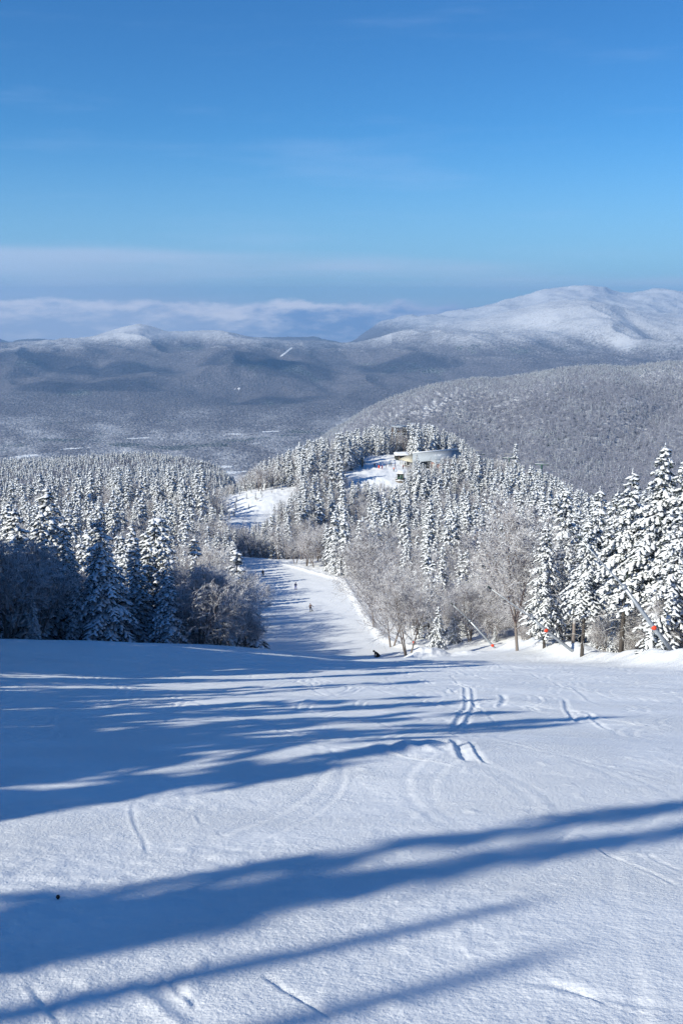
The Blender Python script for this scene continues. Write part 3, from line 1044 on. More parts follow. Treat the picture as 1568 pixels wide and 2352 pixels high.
def conifer(seed, H, zb, Lmax, step, nb, sp, hi, needles, bare=0, fat=1., snow=1.):
    """returns crown (V, F, midx) and trunk MB. lumps of snow along drooping boughs, needles hanging below"""
    rs = np.random.RandomState(seed)
    C, A, Ls, Ws, Hs = [], [], [], [], []
    NT = []
    z = zb
    lean = rs.randn(2) * .012
    while z < H * .985:
        t = (z - zb) / (H - zb)
        Lm = Lmax * (1 - t) ** .8 * (.45 + .55 * min(1, t * 4 + .35)) + .10
        n = max(3, int(nb * (.55 + .45 * (1 - t)) + rs.rand()))
        for k in range(n):
            L = Lm * (.62 + .5 * rs.rand())
            if rs.rand() < .08 and t < .8:
                L *= .45
            az = 2 * np.pi * (k + rs.rand() * .8) / n + z * 2.4
            hd = np.array([np.cos(az), np.sin(az), 0])
            sd = np.array([-np.sin(az), np.cos(az), 0])
            up0 = .45 * t - .12 + .12 * rs.randn()
            dr = (.55 - .15 * t + .15 * rs.rand())
            zz = z + rs.randn() * step * .3
            m = max(1, int(round(L / sp)))
            for i in range(m):
                s = (i + .55 + .3 * rs.rand()) / m
                r = L * s
                p = hd * r + np.array([lean[0] * zz, lean[1] * zz, zz + up0 * r - dr * r * s])
                tang = hd + np.array([0, 0, up0 - 2 * dr * s])
                sz = (.42 + .5 * (1 - s) * min(1, L)) * fat * (.75 + .5 * rs.rand())
                if rs.rand() < snow:
                    C.append(p)
                    A.append(tang)
                    Ls.append(.62 * sp * (.8 + .5 * rs.rand()))
                    Ws.append(.26 * sp * (.8 + sz))
                    Hs.append(.17 * sp * (.8 + sz))
                w = L * .42 * (1.1 - .75 * s) + .05
                for q in (-1, 1):
                    if rs.rand() > snow:
                        continue
                    ww = w * (.7 + .6 * rs.rand())
                    tg = hd * .55 + sd * q * .85 + np.array([0, 0, -.45 - .5 * rs.rand()])
                    tg /= np.linalg.norm(tg)
                    C.append(p + tg * ww * .55)
                    A.append(tg)
                    Ls.append(max(.07, ww * .55))
                    Ws.append(max(.05, .15 * sp + .13 * ww))
                    Hs.append(max(.04, .10 * sp + .09 * ww))
                for _ in range(needles):
                    tg = hd * (.3 + .6 * rs.rand()) + sd * rs.randn() * .8 + np.array([0, 0, -.55 - .6 * rs.rand()])
                    tg /= np.linalg.norm(tg)
                    b0 = p + sd * rs.randn() * w * .5 + np.array([0, 0, -.03])
                    ln = sp * (.55 + .7 * rs.rand())
                    wd = np.cross(tg, rs.randn(3))
                    wd /= np.linalg.norm(wd)
                    wd *= sp * (.10 + .12 * rs.rand())
                    NT.append((b0 - wd, b0 + wd, b0 + tg * ln))
        z += step * (1 - .45 * t) * (.8 + .4 * rs.rand())
    # leader
    for i in range(5):
        zz = H * (.965 + .011 * i)
        C.append(np.array([lean[0] * zz, lean[1] * zz, zz]))
        A.append(np.array([.05, 0, 1.]))
        Ls.append(.14 * fat ** .5)
        Ws.append(.085 - .012 * i)
        Hs.append(.085 - .012 * i)
    V, F = lumps(np.array(C), np.array(A), np.array(Ls), np.array(Ws), np.array(Hs), hi, rs)
    mi = np.zeros(len(F), int)
    if NT:
        NTa = np.array(NT).reshape(-1, 3)
        F2 = np.arange(len(NTa)).reshape(-1, 3) + len(V)
        V = np.r_[V, NTa]
        F = np.r_[F, F2]
        mi = np.r_[mi, np.ones(len(F2), int)]
    tb = MB()
    rt = .011 * H + .03
    zs = np.linspace(-.8, H * .97, 9)
    tb.tube([(lean[0] * k + .03 * rs.randn(), lean[1] * k, k) for k in zs], rt * (1 - .93 * np.clip(zs, 0, 99) / H), 7)
    # dead lower twigs
    for k in range(bare):
        zz = zb * (.18 + .85 * rs.rand())
        az = rs.rand() * 6.28
        L = (.5 + 1.5 * rs.rand())
        h = np.array([math.cos(az), math.sin(az), 0])
        p0 = np.array([0, 0, zz])
        p2 = h * L + (0, 0, zz - .25 * L + .2 * rs.randn())
        p1 = (p0 + p2) / 2 + (0, 0, .12 * L)
        tb.tube([p0, p1, p2], [.035, .028, .014], 4)
        for q in range(3):
            s = .35 + .6 * rs.rand()
            b = p0 + (p2 - p0) * s + (0, 0, .06)
            a2 = az + rs.choice((-1, 1)) * (.5 + .6 * rs.rand())
            e = b + np.array([math.cos(a2), math.sin(a2), -.35 * rs.rand()]) * (.25 + .4 * rs.rand())
            tb.tube([b, e], [.022, .010], 3)
    return V, F, mi, tb


def hardwood(seed, H, stems, levels, thick, spread=1.0, tri=3):
    """bare crown: list of segments -> tubes"""
    rs = np.random.RandomState(seed)
    segs, main = [], []

    def grow(p, d, L, r, lev, out):
        n = 3 if lev <= 1 else 2
        pts, rr = [p], [r]
        for i in range(n):
            d = d + rs.randn(3) * (.12 if lev else .05) + np.array([0, 0, .10 if lev < 3 else -.02])
            d = d / np.linalg.norm(d)
            p = p + d * L / n
            pts.append(p)
            rr.append(r * (1 - .78 * (i + 1) / n))
        for i in range(n):
            out.append((pts[i], pts[i + 1], rr[i], rr[i + 1]))
        if lev >= len(levels):
            return
        k = levels[lev]
        for j in range(k):
            s = (.2 if lev == 0 else .2) + (.8 if lev == 0 else .77) * (j + rs.rand()) / k
            s = min(s, .999)
            i = int(s * n)
            f = s * n - i
            b = pts[i] * (1 - f) + pts[i + 1] * f
            dd = pts[i + 1] - pts[i]
            dd = dd / np.linalg.norm(dd)
            o = np.cross(dd, rs.randn(3))
            o /= np.linalg.norm(o)
            ang = (.55 + .4 * rs.rand()) * spread
            nd = dd * math.cos(ang) + o * math.sin(ang)
            ln = L * ((.66 - .42 * s) if lev == 0 else (.64 - .25 * s)) * (.75 + .5 * rs.rand())
            grow(b, nd, max(ln, .22), max(rr[i] * .58, thick), lev + 1, segs)
    for q in range(stems):
        a = rs.rand() * 6.28
        d = np.array([math.cos(a) * .22 * (stems > 1), math.sin(a) * .22 * (stems > 1), 1.]) + rs.randn(3) * .05
        p = np.array([math.cos(a), math.sin(a), 0]) * (.18 if stems > 1 else 0)
        grow(p + (0, 0, -.5), d, H * (.8 + .2 * rs.rand()) + .5, .0105 * H + .02, 0, main)

    def tubes(S, k):
        a = np.array([s[0] for s in S])
        b = np.array([s[1] for s in S])
        ra = np.array([s[2] for s in S])
        rb = np.array([s[3] for s in S])
        d = b - a
        d /= np.linalg.norm(d, axis=1)[:, None] + 1e-9
        ref = np.where(np.abs(d[:, 2:3]) < .9, np.array([[0, 0, 1.]]), np.array([[1., 0, 0]]))
        u = np.cross(d, ref)
        u /= np.linalg.norm(u, axis=1)[:, None]
        w = np.cross(u, d)
        ph = np.arange(k) * 2 * np.pi / k + .5 * np.pi
        ring = u[:, None] * np.cos(ph)[None, :, None] + w[:, None] * np.sin(ph)[None, :, None]
        V = np.concatenate([a[:, None] + ring * ra[:, None, None], b[:, None] + ring * rb[:, None, None]], 1)
        i = np.arange(k)
        f = np.stack([i, (i + 1) % k, (i + 1) % k + k, i + k], -1)
        F = (np.arange(len(S)) * 2 * k)[:, None, None] + f[None]
        return V.reshape(-1, 3), F.reshape(-1, 4)
    return tubes(segs, tri), tubes(main, 6)


def shrink_h(V, H):
    return V


BANKP = bpy.data.collections.new('tree patterns')      # patterns for the stuff objects (not linked to the scene)


def both(name, crown, trunk_v, trunk_f, mats):
    V, F, mi = crown
    tv, tf = trunk_v, trunk_f
    nm = len(mats) - 1
    Fs = [F] + [f + len(V) for f in tf]
    idx = np.concatenate([mi] + [np.full(len(f), nm) for f in tf])
    return mesh(name, np.r_[V, tv], Fs, mats, idx, True)


CON, CONM, HW, HWM = [], [], [], []      # hero prototypes (crown mesh, trunk mesh, height) and single-mesh ones
CM = [M_BOUGH, M_NEEDLE]
for s, (H, zb, Lm, bare, fat) in enumerate([(15.5, 4.8, 2.9, 46, 1.3), (13.5, 2.2, 2.7, 20, 1.2), (12, .8, 2.75, 0, 1.1), (11, 1.0, 2.2, 6, 1.0), (14.5, 5.5, 2.5, 50, 1.25), (9, .5, 2.2, 0, 1.1), (12.5, 1.5, 2.0, 10, .95)]):
    V, F, mi, tb = conifer(100 + s, H, zb, Lm, .46, 6, .40, True, 5, bare, fat)
    CON.append((mesh('crown', V, F, CM, mi, True), tb.me('trunk', M_TRUNK, True), H))
for s, (H, zb, Lm) in enumerate([(11, .8, 2.6), (12, 1.2, 2.2), (9, .4, 2.2), (10, .6, 1.8), (12, 2.0, 2.7), (8, .4, 1.7)]):
    V, F, mi, tb = conifer(200 + s, H, zb, Lm, .62, 5, .55, True, 3, 0, 1.1)
    tf = [np.concatenate(k) for k in (tb.q, tb.t) if k]
    CONM.append((both('spruce', (V, F, mi), np.concatenate(tb.v), tf, CM + [M_TRUNK]), H))
for s, (H, st, lv, sp) in enumerate([(9, 3, (12, 7, 6, 3), 1.0), (10, 1, (22, 9, 7, 3), 1.1), (7, 5, (9, 7, 5, 3), .95), (11, 2, (15, 8, 6, 3), 1.05), (8, 4, (10, 7, 6, 2), 1.15)]):
    (v1, f1), (v2, f2) = hardwood(300 + s, H, st, lv, .019, sp)
    HW.append((mesh('crown', v1, f1, M_TWIG, None, True), mesh('trunk', v2, f2, M_BIRCH if s in (1, 3) else M_BARK, None, True), H))
for s, (H, st, lv, sp) in enumerate([(9, 2, (9, 6, 5), 1.05), (8, 3, (7, 6, 5), 1.0), (10, 1, (13, 7, 5), 1.1), (7, 4, (6, 6, 5), 1.0)]):
    (v1, f1), (v2, f2) = hardwood(400 + s, H, st, lv, .024, sp)
    HWM.append((both('bare_tree', (v1, f1, np.zeros(len(f1), int)), v2, [f2], [M_TWIG, M_BARK]), H))


def pattern(name, me):
    o = bpy.data.objects.new(name, me)
    BANKP.objects.link(o)


# patterns: 0-5 mid conifers, 6-9 far conifers, 10-13 mid hardwoods, 14-16 far hardwood puffs  (sorted by name)
for i, (me, H) in enumerate(CONM):
    pattern('a%02d' % i, me)
for i, (H, Lm) in enumerate([(10, 2.2), (9, 1.8), (11, 2.1), (8, 2.2)]):
    V, F, mi, tb = conifer(500 + i, H, .6, Lm, 1.25, 4, 1.3, False, 1, 0, 1.3)
    pattern('b%02d' % i, mesh('far_spruce', V, F, CM, mi, False))
for i, (me, H) in enumerate(HWM):
    pattern('c%02d' % i, me)
for i in range(3):
    rs = np.random.RandomState(600 + i)
    n = 90
    p = rs.randn(n, 3)
    p /= np.linalg.norm(p, axis=1)[:, None]
    p *= rs.rand(n, 1) ** .4
    c = p * (2.6, 2.6, 3.2) + (0, 0, 5.2)
    dd = p * .8 + rs.randn(n, 3) * .5 + (0, 0, .7)
    dd /= np.linalg.norm(dd, axis=1)[:, None]
    w = np.cross(dd, rs.randn(n, 3))
    w /= np.linalg.norm(w, axis=1)[:, None]
    T = np.stack([c - w * .17, c + w * .17, c + dd * 1.7], 1).reshape(-1, 3)
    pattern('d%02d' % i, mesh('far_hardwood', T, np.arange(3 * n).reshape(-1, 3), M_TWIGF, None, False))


for i, (H, Lm) in enumerate([(10, 2.1), (9, 1.8), (11, 2.0)]):
    V, F, mi, tb = conifer(700 + i, H, .6, Lm, 1.25, 4, 1.3, False, 0, 0, 1.3)
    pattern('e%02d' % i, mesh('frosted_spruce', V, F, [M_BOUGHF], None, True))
V, F, mi, tb = conifer(720, 14, 3.0, .65, .6, 5, .5, True, 2, 0, .9)
pattern('f00', both('slim_spruce', (V, F, mi), np.concatenate(tb.v), [np.concatenate(k) for k in (tb.q, tb.t) if k], CM + [M_TRUNK]))
SLIM = 20
tb = MB()
tb.tube([(0, 0, -1), (.05, 0, 5), (-.05, .03, 10), (0, 0, 14)], [.36, .32, .24, .10], 8)
rs = np.random.RandomState(730)
for q in range(26):
    zz, aa, ll = 3 + 10.5 * rs.rand(), rs.rand() * 6.28, .25 + .5 * rs.rand()
    tb.tube([(0, 0, zz), (math.cos(aa) * ll, math.sin(aa) * ll, zz + .1)], [.03, .012], 3)
pattern('g00', tb.me('bare_snag', M_TRUNK, True))


def stuff(name, pts, sc, idx, label, cat):
    """one mass of trees: points carrying scale / turn / pattern index, instanced by geometry nodes"""
    me = bpy.data.meshes.new(name)
    me.vertices.add(len(pts))
    me.vertices.foreach_set('co', np.asarray(pts, np.float32).ravel())
    n = len(pts)
    for nm, ty, arr in (('sc', 'FLOAT', np.asarray(sc, np.float32)), ('rot', 'FLOAT', (RS.rand(n) * 6.283).astype(np.float32)), ('pat', 'INT', np.asarray(idx, np.int32))):
        at = me.attributes.new(nm, ty, 'POINT')
        at.data.foreach_set('value', arr)
    o = link(name, me)
    tag(o, label, cat, kind='stuff')
    ng = bpy.data.node_groups.new(name, 'GeometryNodeTree')
    ng.interface.new_socket('Geometry', in_out='INPUT', socket_type='NodeSocketGeometry')
    ng.interface.new_socket('Geometry', in_out='OUTPUT', socket_type='NodeSocketGeometry')
    N = ng.nodes
    gi, go = N.new('NodeGroupInput'), N.new('NodeGroupOutput')
    ip, ci = N.new('GeometryNodeInstanceOnPoints'), N.new('GeometryNodeCollectionInfo')
    ci.inputs['Collection'].default_value = BANKP
    ci.inputs['Separate Children'].default_value = True
    ci.inputs['Reset Children'].default_value = True
    mp = N.new('GeometryNodeMeshToPoints')

    def attr(nm, ty):
        a = N.new('GeometryNodeInputNamedAttribute')
        a.data_type = ty
        a.inputs['Name'].default_value = nm
        return [s for s in a.outputs if s.enabled and s.name == 'Attribute'][0]
    cb = N.new('ShaderNodeCombineXYZ')
    ng.links.new(attr('rot', 'FLOAT'), cb.inputs['Z'])
    ng.links.new(gi.outputs[0], mp.inputs['Mesh'])
    ng.links.new(mp.outputs[0], ip.inputs['Points'])
    ng.links.new(ci.outputs[0], ip.inputs['Instance'])
    ip.inputs['Pick Instance'].default_value = True
    ng.links.new(attr('pat', 'INT'), ip.inputs['Instance Index'])
    ng.links.new(cb.outputs[0], ip.inputs['Rotation'])
    ng.links.new(attr('sc', 'FLOAT'), ip.inputs['Scale'])
    ng.links.new(ip.outputs[0], go.inputs[0])
    o.modifiers.new('trees', 'NODES').node_group = ng
    return o


# ---- where trees may stand
def inpoly(x, y, poly):
    r = np.zeros(np.shape(x), bool)
    n = len(poly)
    for i in range(n):
        x1, y1 = poly[i]
        x2, y2 = poly[(i + 1) % n]
        c = ((y1 > y) != (y2 > y)) & (x < (x2 - x1) * (y - y1) / (y2 - y1 + 1e-12) + x1)
        r ^= c
    return r


TRAIL2 = [P(520, 1215, 318)[:2], P(526, 1202, 325)[:2], P(559, 1164, 350)[:2], P(607, 1145, 362)[:2], P(666, 1119, 382)[:2], P(690, 1112, 392)[:2],
          P(682, 1119, 384)[:2], P(655, 1136, 372)[:2], P(628, 1169, 350)[:2], P(614, 1184, 340)[:2], P(575, 1215, 318)[:2]]
PLAT = [P(780, 1102, 384)[:2], P(812, 1100, 386)[:2], P(868, 1112, 380)[:2], P(912, 1114, 379)[:2], P(924, 1098, 387)[:2], P(934, 1082, 400)[:2], P(955, 1066, 408)[:2], P(945, 1046, 436)[:2], P(870, 1046, 434)[:2], P(834, 1050, 430)[:2], P(822, 1072, 408)[:2], P(782, 1088, 394)[:2]]
LODGE_C = np.array(P(985, 1052, 424))
blocks = [(28, 424, 1.0)]


def sample(x0, x1, y0, y1, sp, rs):
    gx, gy = np.meshgrid(np.arange(x0, x1, sp), np.arange(y0, y1, sp), indexing='ij')
    gx = gx + (rs.rand(*gx.shape) - .5) * sp * .9
    gy = gy + (rs.rand(*gy.shape) - .5) * sp * .9
    return gx.ravel(), gy.ravel()


rs = np.random.RandomState(21)
xs, ys = [], []
for box, sp in (((-75, 75, 40, 110), 3.6), ((-95, 100, 110, 200), 4.1), ((-130, 135, 200, 330), 4.1), ((-170, 170, 330, 525), 4.4)):
    a, b = sample(box[0], box[1], box[2], box[3], sp, rs)
    xs.append(a)
    ys.append(b)
tx, ty = np.concatenate(xs), np.concatenate(ys)
n0 = len(tx)
uy = 60 + 77 * rs.rand(150)
ux = xr(uy) + 1.1 + 7.5 * rs.rand(150)
tx, ty = np.r_[tx, ux], np.r_[ty, uy]
low = np.arange(len(tx)) >= n0          # undergrowth behind the snow bank
ok = np.ones(len(tx), bool)
ontrail = (tx > xl(ty) + .2) & (tx < xr(ty) + 1.0) & (ty < 279)
ok &= ~ontrail
ok &= ~((ty < 86) & (tx < 0))
ok &= ~inpoly(tx, ty, TRAIL2) & ~inpoly(tx, ty, PLAT)
# the gap through which the main trail runs out of sight
ok &= ~((ty > 276) & (ty < 286) & (tx > -32) & (tx < -2))
ok &= ~((np.hypot((tx - 10.6) / 4.5, (ty - 121) / 4.5)) < 1)
LX, LY, LYAW = 38.2, 417.6, R(31)
lu = (tx - LX) * math.cos(LYAW) + (ty - LY) * math.sin(LYAW)
lv = -(tx - LX) * math.sin(LYAW) + (ty - LY) * math.cos(LYAW)
ok &= ~((np.abs(lu) < 14.5) & (lv < 7) & (lv > -10))
ok &= ~(np.hypot(tx - 25, ty - 436) < 4.5)
tx, ty, low = tx[ok], ty[ok], low[ok]
tz = Hb(tx, ty)
BX, BY, BD = proj(tx, ty, tz)
# keep trees that would hide the clearing, the lower trail or the lodge short or away
kind_p = .36 + .35 * fbm(tx / 22., ty / 22., 2, 51)
kind_p += .75 * np.exp(-(((BX - 905) / 90) ** 2 + ((BY - 1400) / 90) ** 2)) + .7 * np.exp(-(((BX - 700) / 120) ** 2 + ((BY - 1275) / 40) ** 2))
kind_p += .6 * np.exp(-(((BX - 530) / 75) ** 2 + ((BY - 1480) / 60) ** 2)) - .3 * sstep(1300, 1380, BX) * (ty < 210) + .3 * np.exp(-(((BX - 1150) / 130) ** 2 + ((BY - 1440) / 110) ** 2))
kind_p -= .5 * np.exp(-(((BX - 1500) / 130) ** 2 + ((BY - 1480) / 60) ** 2)) + .35 * np.exp(-(((BX - 150) / 200) ** 2 + ((BY - 1440) / 80) ** 2))
kind_p -= .25 * sstep(400, 440, ty)
isH = rs.rand(len(tx)) < np.where(low, .75, kind_p)
hgt = np.where(isH, 5.6 + 3.4 * rs.rand(len(tx)), 7.5 + 6.5 * rs.rand(len(tx)) ** 1.2)
hgt = np.where(low, 1.8 + 2.8 * rs.rand(len(tx)), hgt)
far_f = sstep(150, 330, ty)
hgt *= 1 + .22 * far_f
edge = np.minimum(np.abs(tx - xl(ty)), np.abs(tx - xr(ty)))
lft = xl(ty) - tx
big_ = (BX < 500) & (ty > 105) & (ty < 200) & ~isH
hgt = np.where(big_, hgt * 1.22, hgt)
hgt = np.where((lft > 0) & (lft < 16) & (ty > 158) & (ty < 276), 9.5 + 3 * rs.rand(len(tx)), hgt)
hgt = np.where((BX > 400) & (BX < 640) & (ty < 155), 9 + 2.5 * rs.rand(len(tx)), hgt)
hgt *= np.where((edge < 3) & (ty < 279) & ~((lft > 0) & (ty > 90)), .62 + .4 * rs.rand(len(tx)), 1)


def limit(Yline, cond):
    """cap tree heights so that their tops stay under photo line Yline (keeps views open)"""
    global hgt
    for i in np.nonzero(cond)[0]:
        for _ in range(14):
            X, Y, _d = proj(tx[i], ty[i], tz[i] + hgt[i])
            if Y >= Yline(X) - 4 or hgt[i] < 1.2:
                break
            hgt[i] *= .88


cl = lambda pts: (lambda X: np.interp(X, [p[0] for p in pts], [p[1] for p in pts]))
# in front of the clearing
limit(cl([(780, 1100), (812, 1104), (868, 1112), (905, 1118), (925, 1108), (932, 1095)]), (ty < 392) & (BX > 785) & (BX < 935))
# in front of the lodge
limit(cl([(922, 1090), (936, 1078), (946, 1062), (957, 1050), (966, 1062), (975, 1066), (1003, 1064), (1015, 1054), (1060, 1044)]), (ty < LY + 3) & (ty > 300) & (BX > 925) & (BX < 1065))
# in front of the far bend of the trail
limit(cl([(520, 1212), (560, 1214), (600, 1200), (622, 1186), (640, 1160), (690, 1122)]), (ty < 380) & (ty > 215) & (BX > 515) & (BX < 690))
limit(cl([(515, 1196), (560, 1215), (640, 1215)]), (ty < 215) & (BX > 515) & (BX < 570))
# skyline of the knoll and the ridge to its right
limit(cl([(480, 1130), (545, 1112), (600, 1060), (660, 1035), (700, 1012), (760, 1000), (800, 990), (860, 978), (900, 988), (940, 972), (1000, 978), (1050, 1002), (1085, 1030), (1105, 1055), (1150, 1058), (1230, 1075), (1290, 1100), (1360, 1142), (1430, 1170)]),
      (ty > 200) & (BX > 470) & (BX < 1450))
# left wood against the shoulder behind
limit(cl([(-200, 1110), (60, 1100), (200, 1112), (300, 1140), (420, 1150), (520, 1160)]), (BX < 520) & (ty > 86) & (ty < 215))
# right wood
limit(cl([(960, 1240), (1040, 1215), (1130, 1170), (1200, 1150), (1300, 1135), (1370, 1120), (1440, 1100), (1500, 1080), (1568, 1070)]), (BX > 955) & (ty < 200))
# crowns must not lean over the lower trail's left edge
TXc, TYc, TDc = proj(tx, ty, tz + .5 * hgt)
rad_ = np.where(isH, .42, .25) * hgt * FX / TDc
ovr = (lft > -1) & (ty < 285) & (TXc + rad_ > np.interp(TYc, [1240, 1290, 1350, 1400, 1480, 1520], [545, 566, 580, 600, 618, 620])) & (TXc < 660) & (TYc > 1225)
ovr |= (tx > xr(ty)) & (ty < 262) & (TXc - rad_ < np.interp(TYc, [1290, 1310, 1340, 1400, 1450, 1490], [700, 775, 805, 842, 865, 925])) & (TXc > 660) & (TYc > 1290)
good = (hgt > 1.4) & ~ovr & ~(big_ & (rs.rand(len(tx)) < .3))
tx, ty, tz, BX, BY, isH, hgt, low = [a[good] for a in (tx, ty, tz, BX, BY, isH, hgt, low)]

# ---- hand-placed trees: photo X, top Y, depth, kind, prototype, label
HERO = [
    (1520, 1024, 76, 'c', 0, 'tallest snow-laden spruce at the right edge, bare dark trunk showing below its crown'),
    (1450, 1082, 79, 'c', 4, 'tall narrow spruce left of the tallest one, bent tip above the ridge line'),
    (1580, 1048, 74, 'c', 1, 'heavy snow-loaded spruce cut by the right frame edge'),
    (1558, 1180, 70, 'c', 2, 'lower spruce with thick snow pads at the right edge beside the nearest snow gun'),
    (1306, 1130, 118, 'c', 2, 'broad cone-shaped spruce standing clear of the ridge, right of centre'),
    (1372, 1122, 112, 'c', 3, 'frosted spruce, left one of two tips beside the tall right-hand spruces'),
    (1408, 1127, 116, 'c', 6, 'frosted spruce, right one of two tips beside the tall right-hand spruces'),
    (1262, 1205, 98, 'c', 1, 'snow-laden spruce rising behind the second snow gun'),
    (1352, 1195, 84, 'c', 4, 'pale snow-laden spruce with straight grey lower trunk between the two nearest snow guns'),
    (1200, 1185, 104, 'h', 1, 'big rounded hardwood with pale trunk and forked snowy limbs near the second snow gun'),
    (1185, 1018, 428, 'c', 3, 'lone slim spruce standing above the ridge beside the middle lift tower'),
    (100, 1128, 112, 'c', 2, 'largest spruce of the left wood, its broad tip catching sun'),
    (45, 1165, 104, 'c', 1, 'wide spruce left of the largest spruce in the left wood'),
    (310, 1238, 97, 'c', 6, 'slim pointed spruce in the middle of the left wood'),
    (372, 1182, 118, 'c', 3, 'spruce with sunlit tip right of the slim pointed one in the left wood'),
    (440, 1235, 112, 'c', 6, 'sunlit spruce at the right of the left wood, above the dark thicket'),
    (386, 1325, 92, 'c', 5, 'low drooping spruce at the lip, in shade in front of the left wood'),
    (545, 1266, 128, 'c', 5, 'thickly snowed spruce at the left side of the lower trail'),
    (452, 1330, 93, 'h', 2, 'dark shaded thicket tree at the lip beside the low drooping spruce'),
    (498, 1342, 96, 'h', 4, 'dark shaded thicket tree between two others at the lip'),
    (532, 1362, 99, 'h', 0, 'dark shaded thicket tree nearest the lower trail'),
    (568, 1400, 106, 'h', 2, 'bushy dark tree whose twigs reach over the left edge of the lower trail'),
    (938, 1350, 136, 'h', 0, 'crooked frosted tree leaning at the foot of the lower trail beside the snow pile'),
    (860, 1235, 178, 'h', 1, 'round frosted hardwood crown right of the lower trail'),
    (900, 1300, 152, 'h', 3, 'round frosted hardwood at the trail bend, in front of another'),
    (775, 1195, 262, 'c', 6, 'spruce pair member standing at the right end of the upper trail edge'),
    (800, 1205, 255, 'c', 3, 'spruce with dark trunk at the corner where the lower trail meets the wood'),
    (940, 1072, 392, 'c', 3, 'dense spruce right beside the green kiosk below the lodge'),
    (950, 1062, 398, 'c', 1, 'spruce standing a little above and right of the kiosk spruce'),
    (930, 1110, 376, 'c', 2, 'spruce below the boulders under the kiosk'),
    (890, 1006, 436, 'c', 3, 'well-shaped spruce at the back of the clearing left of the dark shed'),
    (906, 992, 439, 'h', 1, 'grey-brown leafless tree in front of the lookout tower, left one'),
    (927, 996, 440, 'h', 0, 'grey-brown leafless tree in front of the lookout tower, right one'),
    (868, 1012, 440, 'h', 3, 'grey-brown leafless tree behind the left part of the clearing'),
    (957, 1042, 404, 'c', 4, 'dark-based spruce standing in front of the lodge hip, hiding part of its tan roof'),
    (1000, 1052, 408, 'c', 2, 'small spruce hiding the brick annexe of the lodge'),
    (1034, 1049, 413, 'h', 0, 'leafless tree in front of the right end of the lodge roof'),
    (1064, 1044, 420, 'h', 1, 'leafless tree just right of the lodge'),
    (1005, 1395, 128, 'c', 5, 'small snow-buried spruce behind the ploughed snow pile'),
]
hx, hy, hz, hk, hp, hh, hl = [], [], [], [], [], [], []
for (X, Y, d, k, p, lb) in HERO:
    q = P(X, Y, d)
    g = float(Hb(q[0], d))
    hx.append(q[0]); hy.append(d); hz.append(g); hk.append(k); hp.append(p); hh.append(q[2] - g); hl.append(lb)
# clear room round them
keep = np.ones(len(tx), bool)
for x, y, h in zip(hx, hy, hh):
    keep &= (np.hypot(tx - x, ty - y) > (1.5 if h > 6 else 1.1)) | low
# and keep random trees from standing in front of the tall right-hand spruces / snow guns
keep &= ~((ty < 76) & (tx > 20)) | low
tx, ty, tz, BX, BY, isH, hgt = [a[keep] for a in (tx, ty, tz, BX, BY, isH, hgt)]
TX, TY, _ = proj(tx, ty, tz + hgt)
infr = (TX > -15) & (TX < 1583) & (TY < 1500)


def put(kind, proto, loc, h, label, group, parts, rz, sx=1.):
    nm, cat = ('spruce', 'conifer') if kind == 'c' else ('bare_tree', 'deciduous tree')
    if parts:
        cm, tm, H = (CON if kind == 'c' else HW)[proto]
        s = h / H
        o = empty(nm, loc, label, cat, group, rz)
        o.scale = (s * sx, s * sx, s)
        link('crown', cm, o)
        link('trunk', tm, o)
    else:
        P_ = CONM if kind == "c" else HWM
        me, H = P_[proto % len(P_)]
        s = h / H
        o = link(nm, me, None, loc)
        o.scale = (s * sx, s * sx, s)
        o.rotation_euler = (0, 0, rz)
        tag(o, label, cat, group)


for x, y, z, k, p, h, lb in zip(hx, hy, hz, hk, hp, hh, hl):
    put(k, p, (x, y, z), h, lb, None, y < 200, random.random() * 6.28, (1.3 if x < -8 else 1.0) if y > 90 else 1.12)

ORD = ['first', 'second', 'third', 'fourth', 'fifth', 'sixth', 'seventh', 'eighth', 'ninth', 'tenth', 'eleventh', 'twelfth', 'thirteenth', 'fourteenth', 'fifteenth', 'sixteenth', 'seventeenth', 'eighteenth', 'nineteenth', 'twentieth']


def zone(i):
    X, y = BX[i], ty[i]
    N = lambda *l: [(q, n) for q, n in zip(l, ('front row', 'second row', 'third row', 'fourth row', 'fifth row', 'sixth row', 'rear', 'far rear'))]
    if X < 640 and y < 290:
        rows = N(100, 112, 125, 140, 160, 185, 220, 999)
        side = 'left wood, ' + ('left end' if X < 90 else 'beside biggest spruce' if X < 210 else 'middle' if X < 330 else 'above dark thicket' if X < 480 else 'beside lower trail')
    elif X >= 1180 and y < 290:
        rows = N(84, 96, 110, 130, 160, 185, 220, 999)
        side = 'right wood, ' + ('near second snow gun' if X < 1330 else 'between nearest snow guns' if X < 1470 else 'below tallest spruces')
    elif y < 290:
        rows = N(128, 145, 165, 190, 220, 250, 270, 999)
        side = 'trailside wood, ' + ('nearest trail' if X < 900 else 'near crooked tree' if X < 1040 else 'near third snow gun')
    else:
        rows = [(310, 'front row'), (340, 'second row'), (370, 'third row'), (400, 'fourth row'), (430, 'fifth row'), (999, 'rear')]
        side = 'knoll, ' + ('left of lodge' if X < 780 else 'below lodge' if X < 1060 else 'right of lodge')
    for lim, w in rows:
        if y < lim:
            return w, side
    return rows[-1][1], side


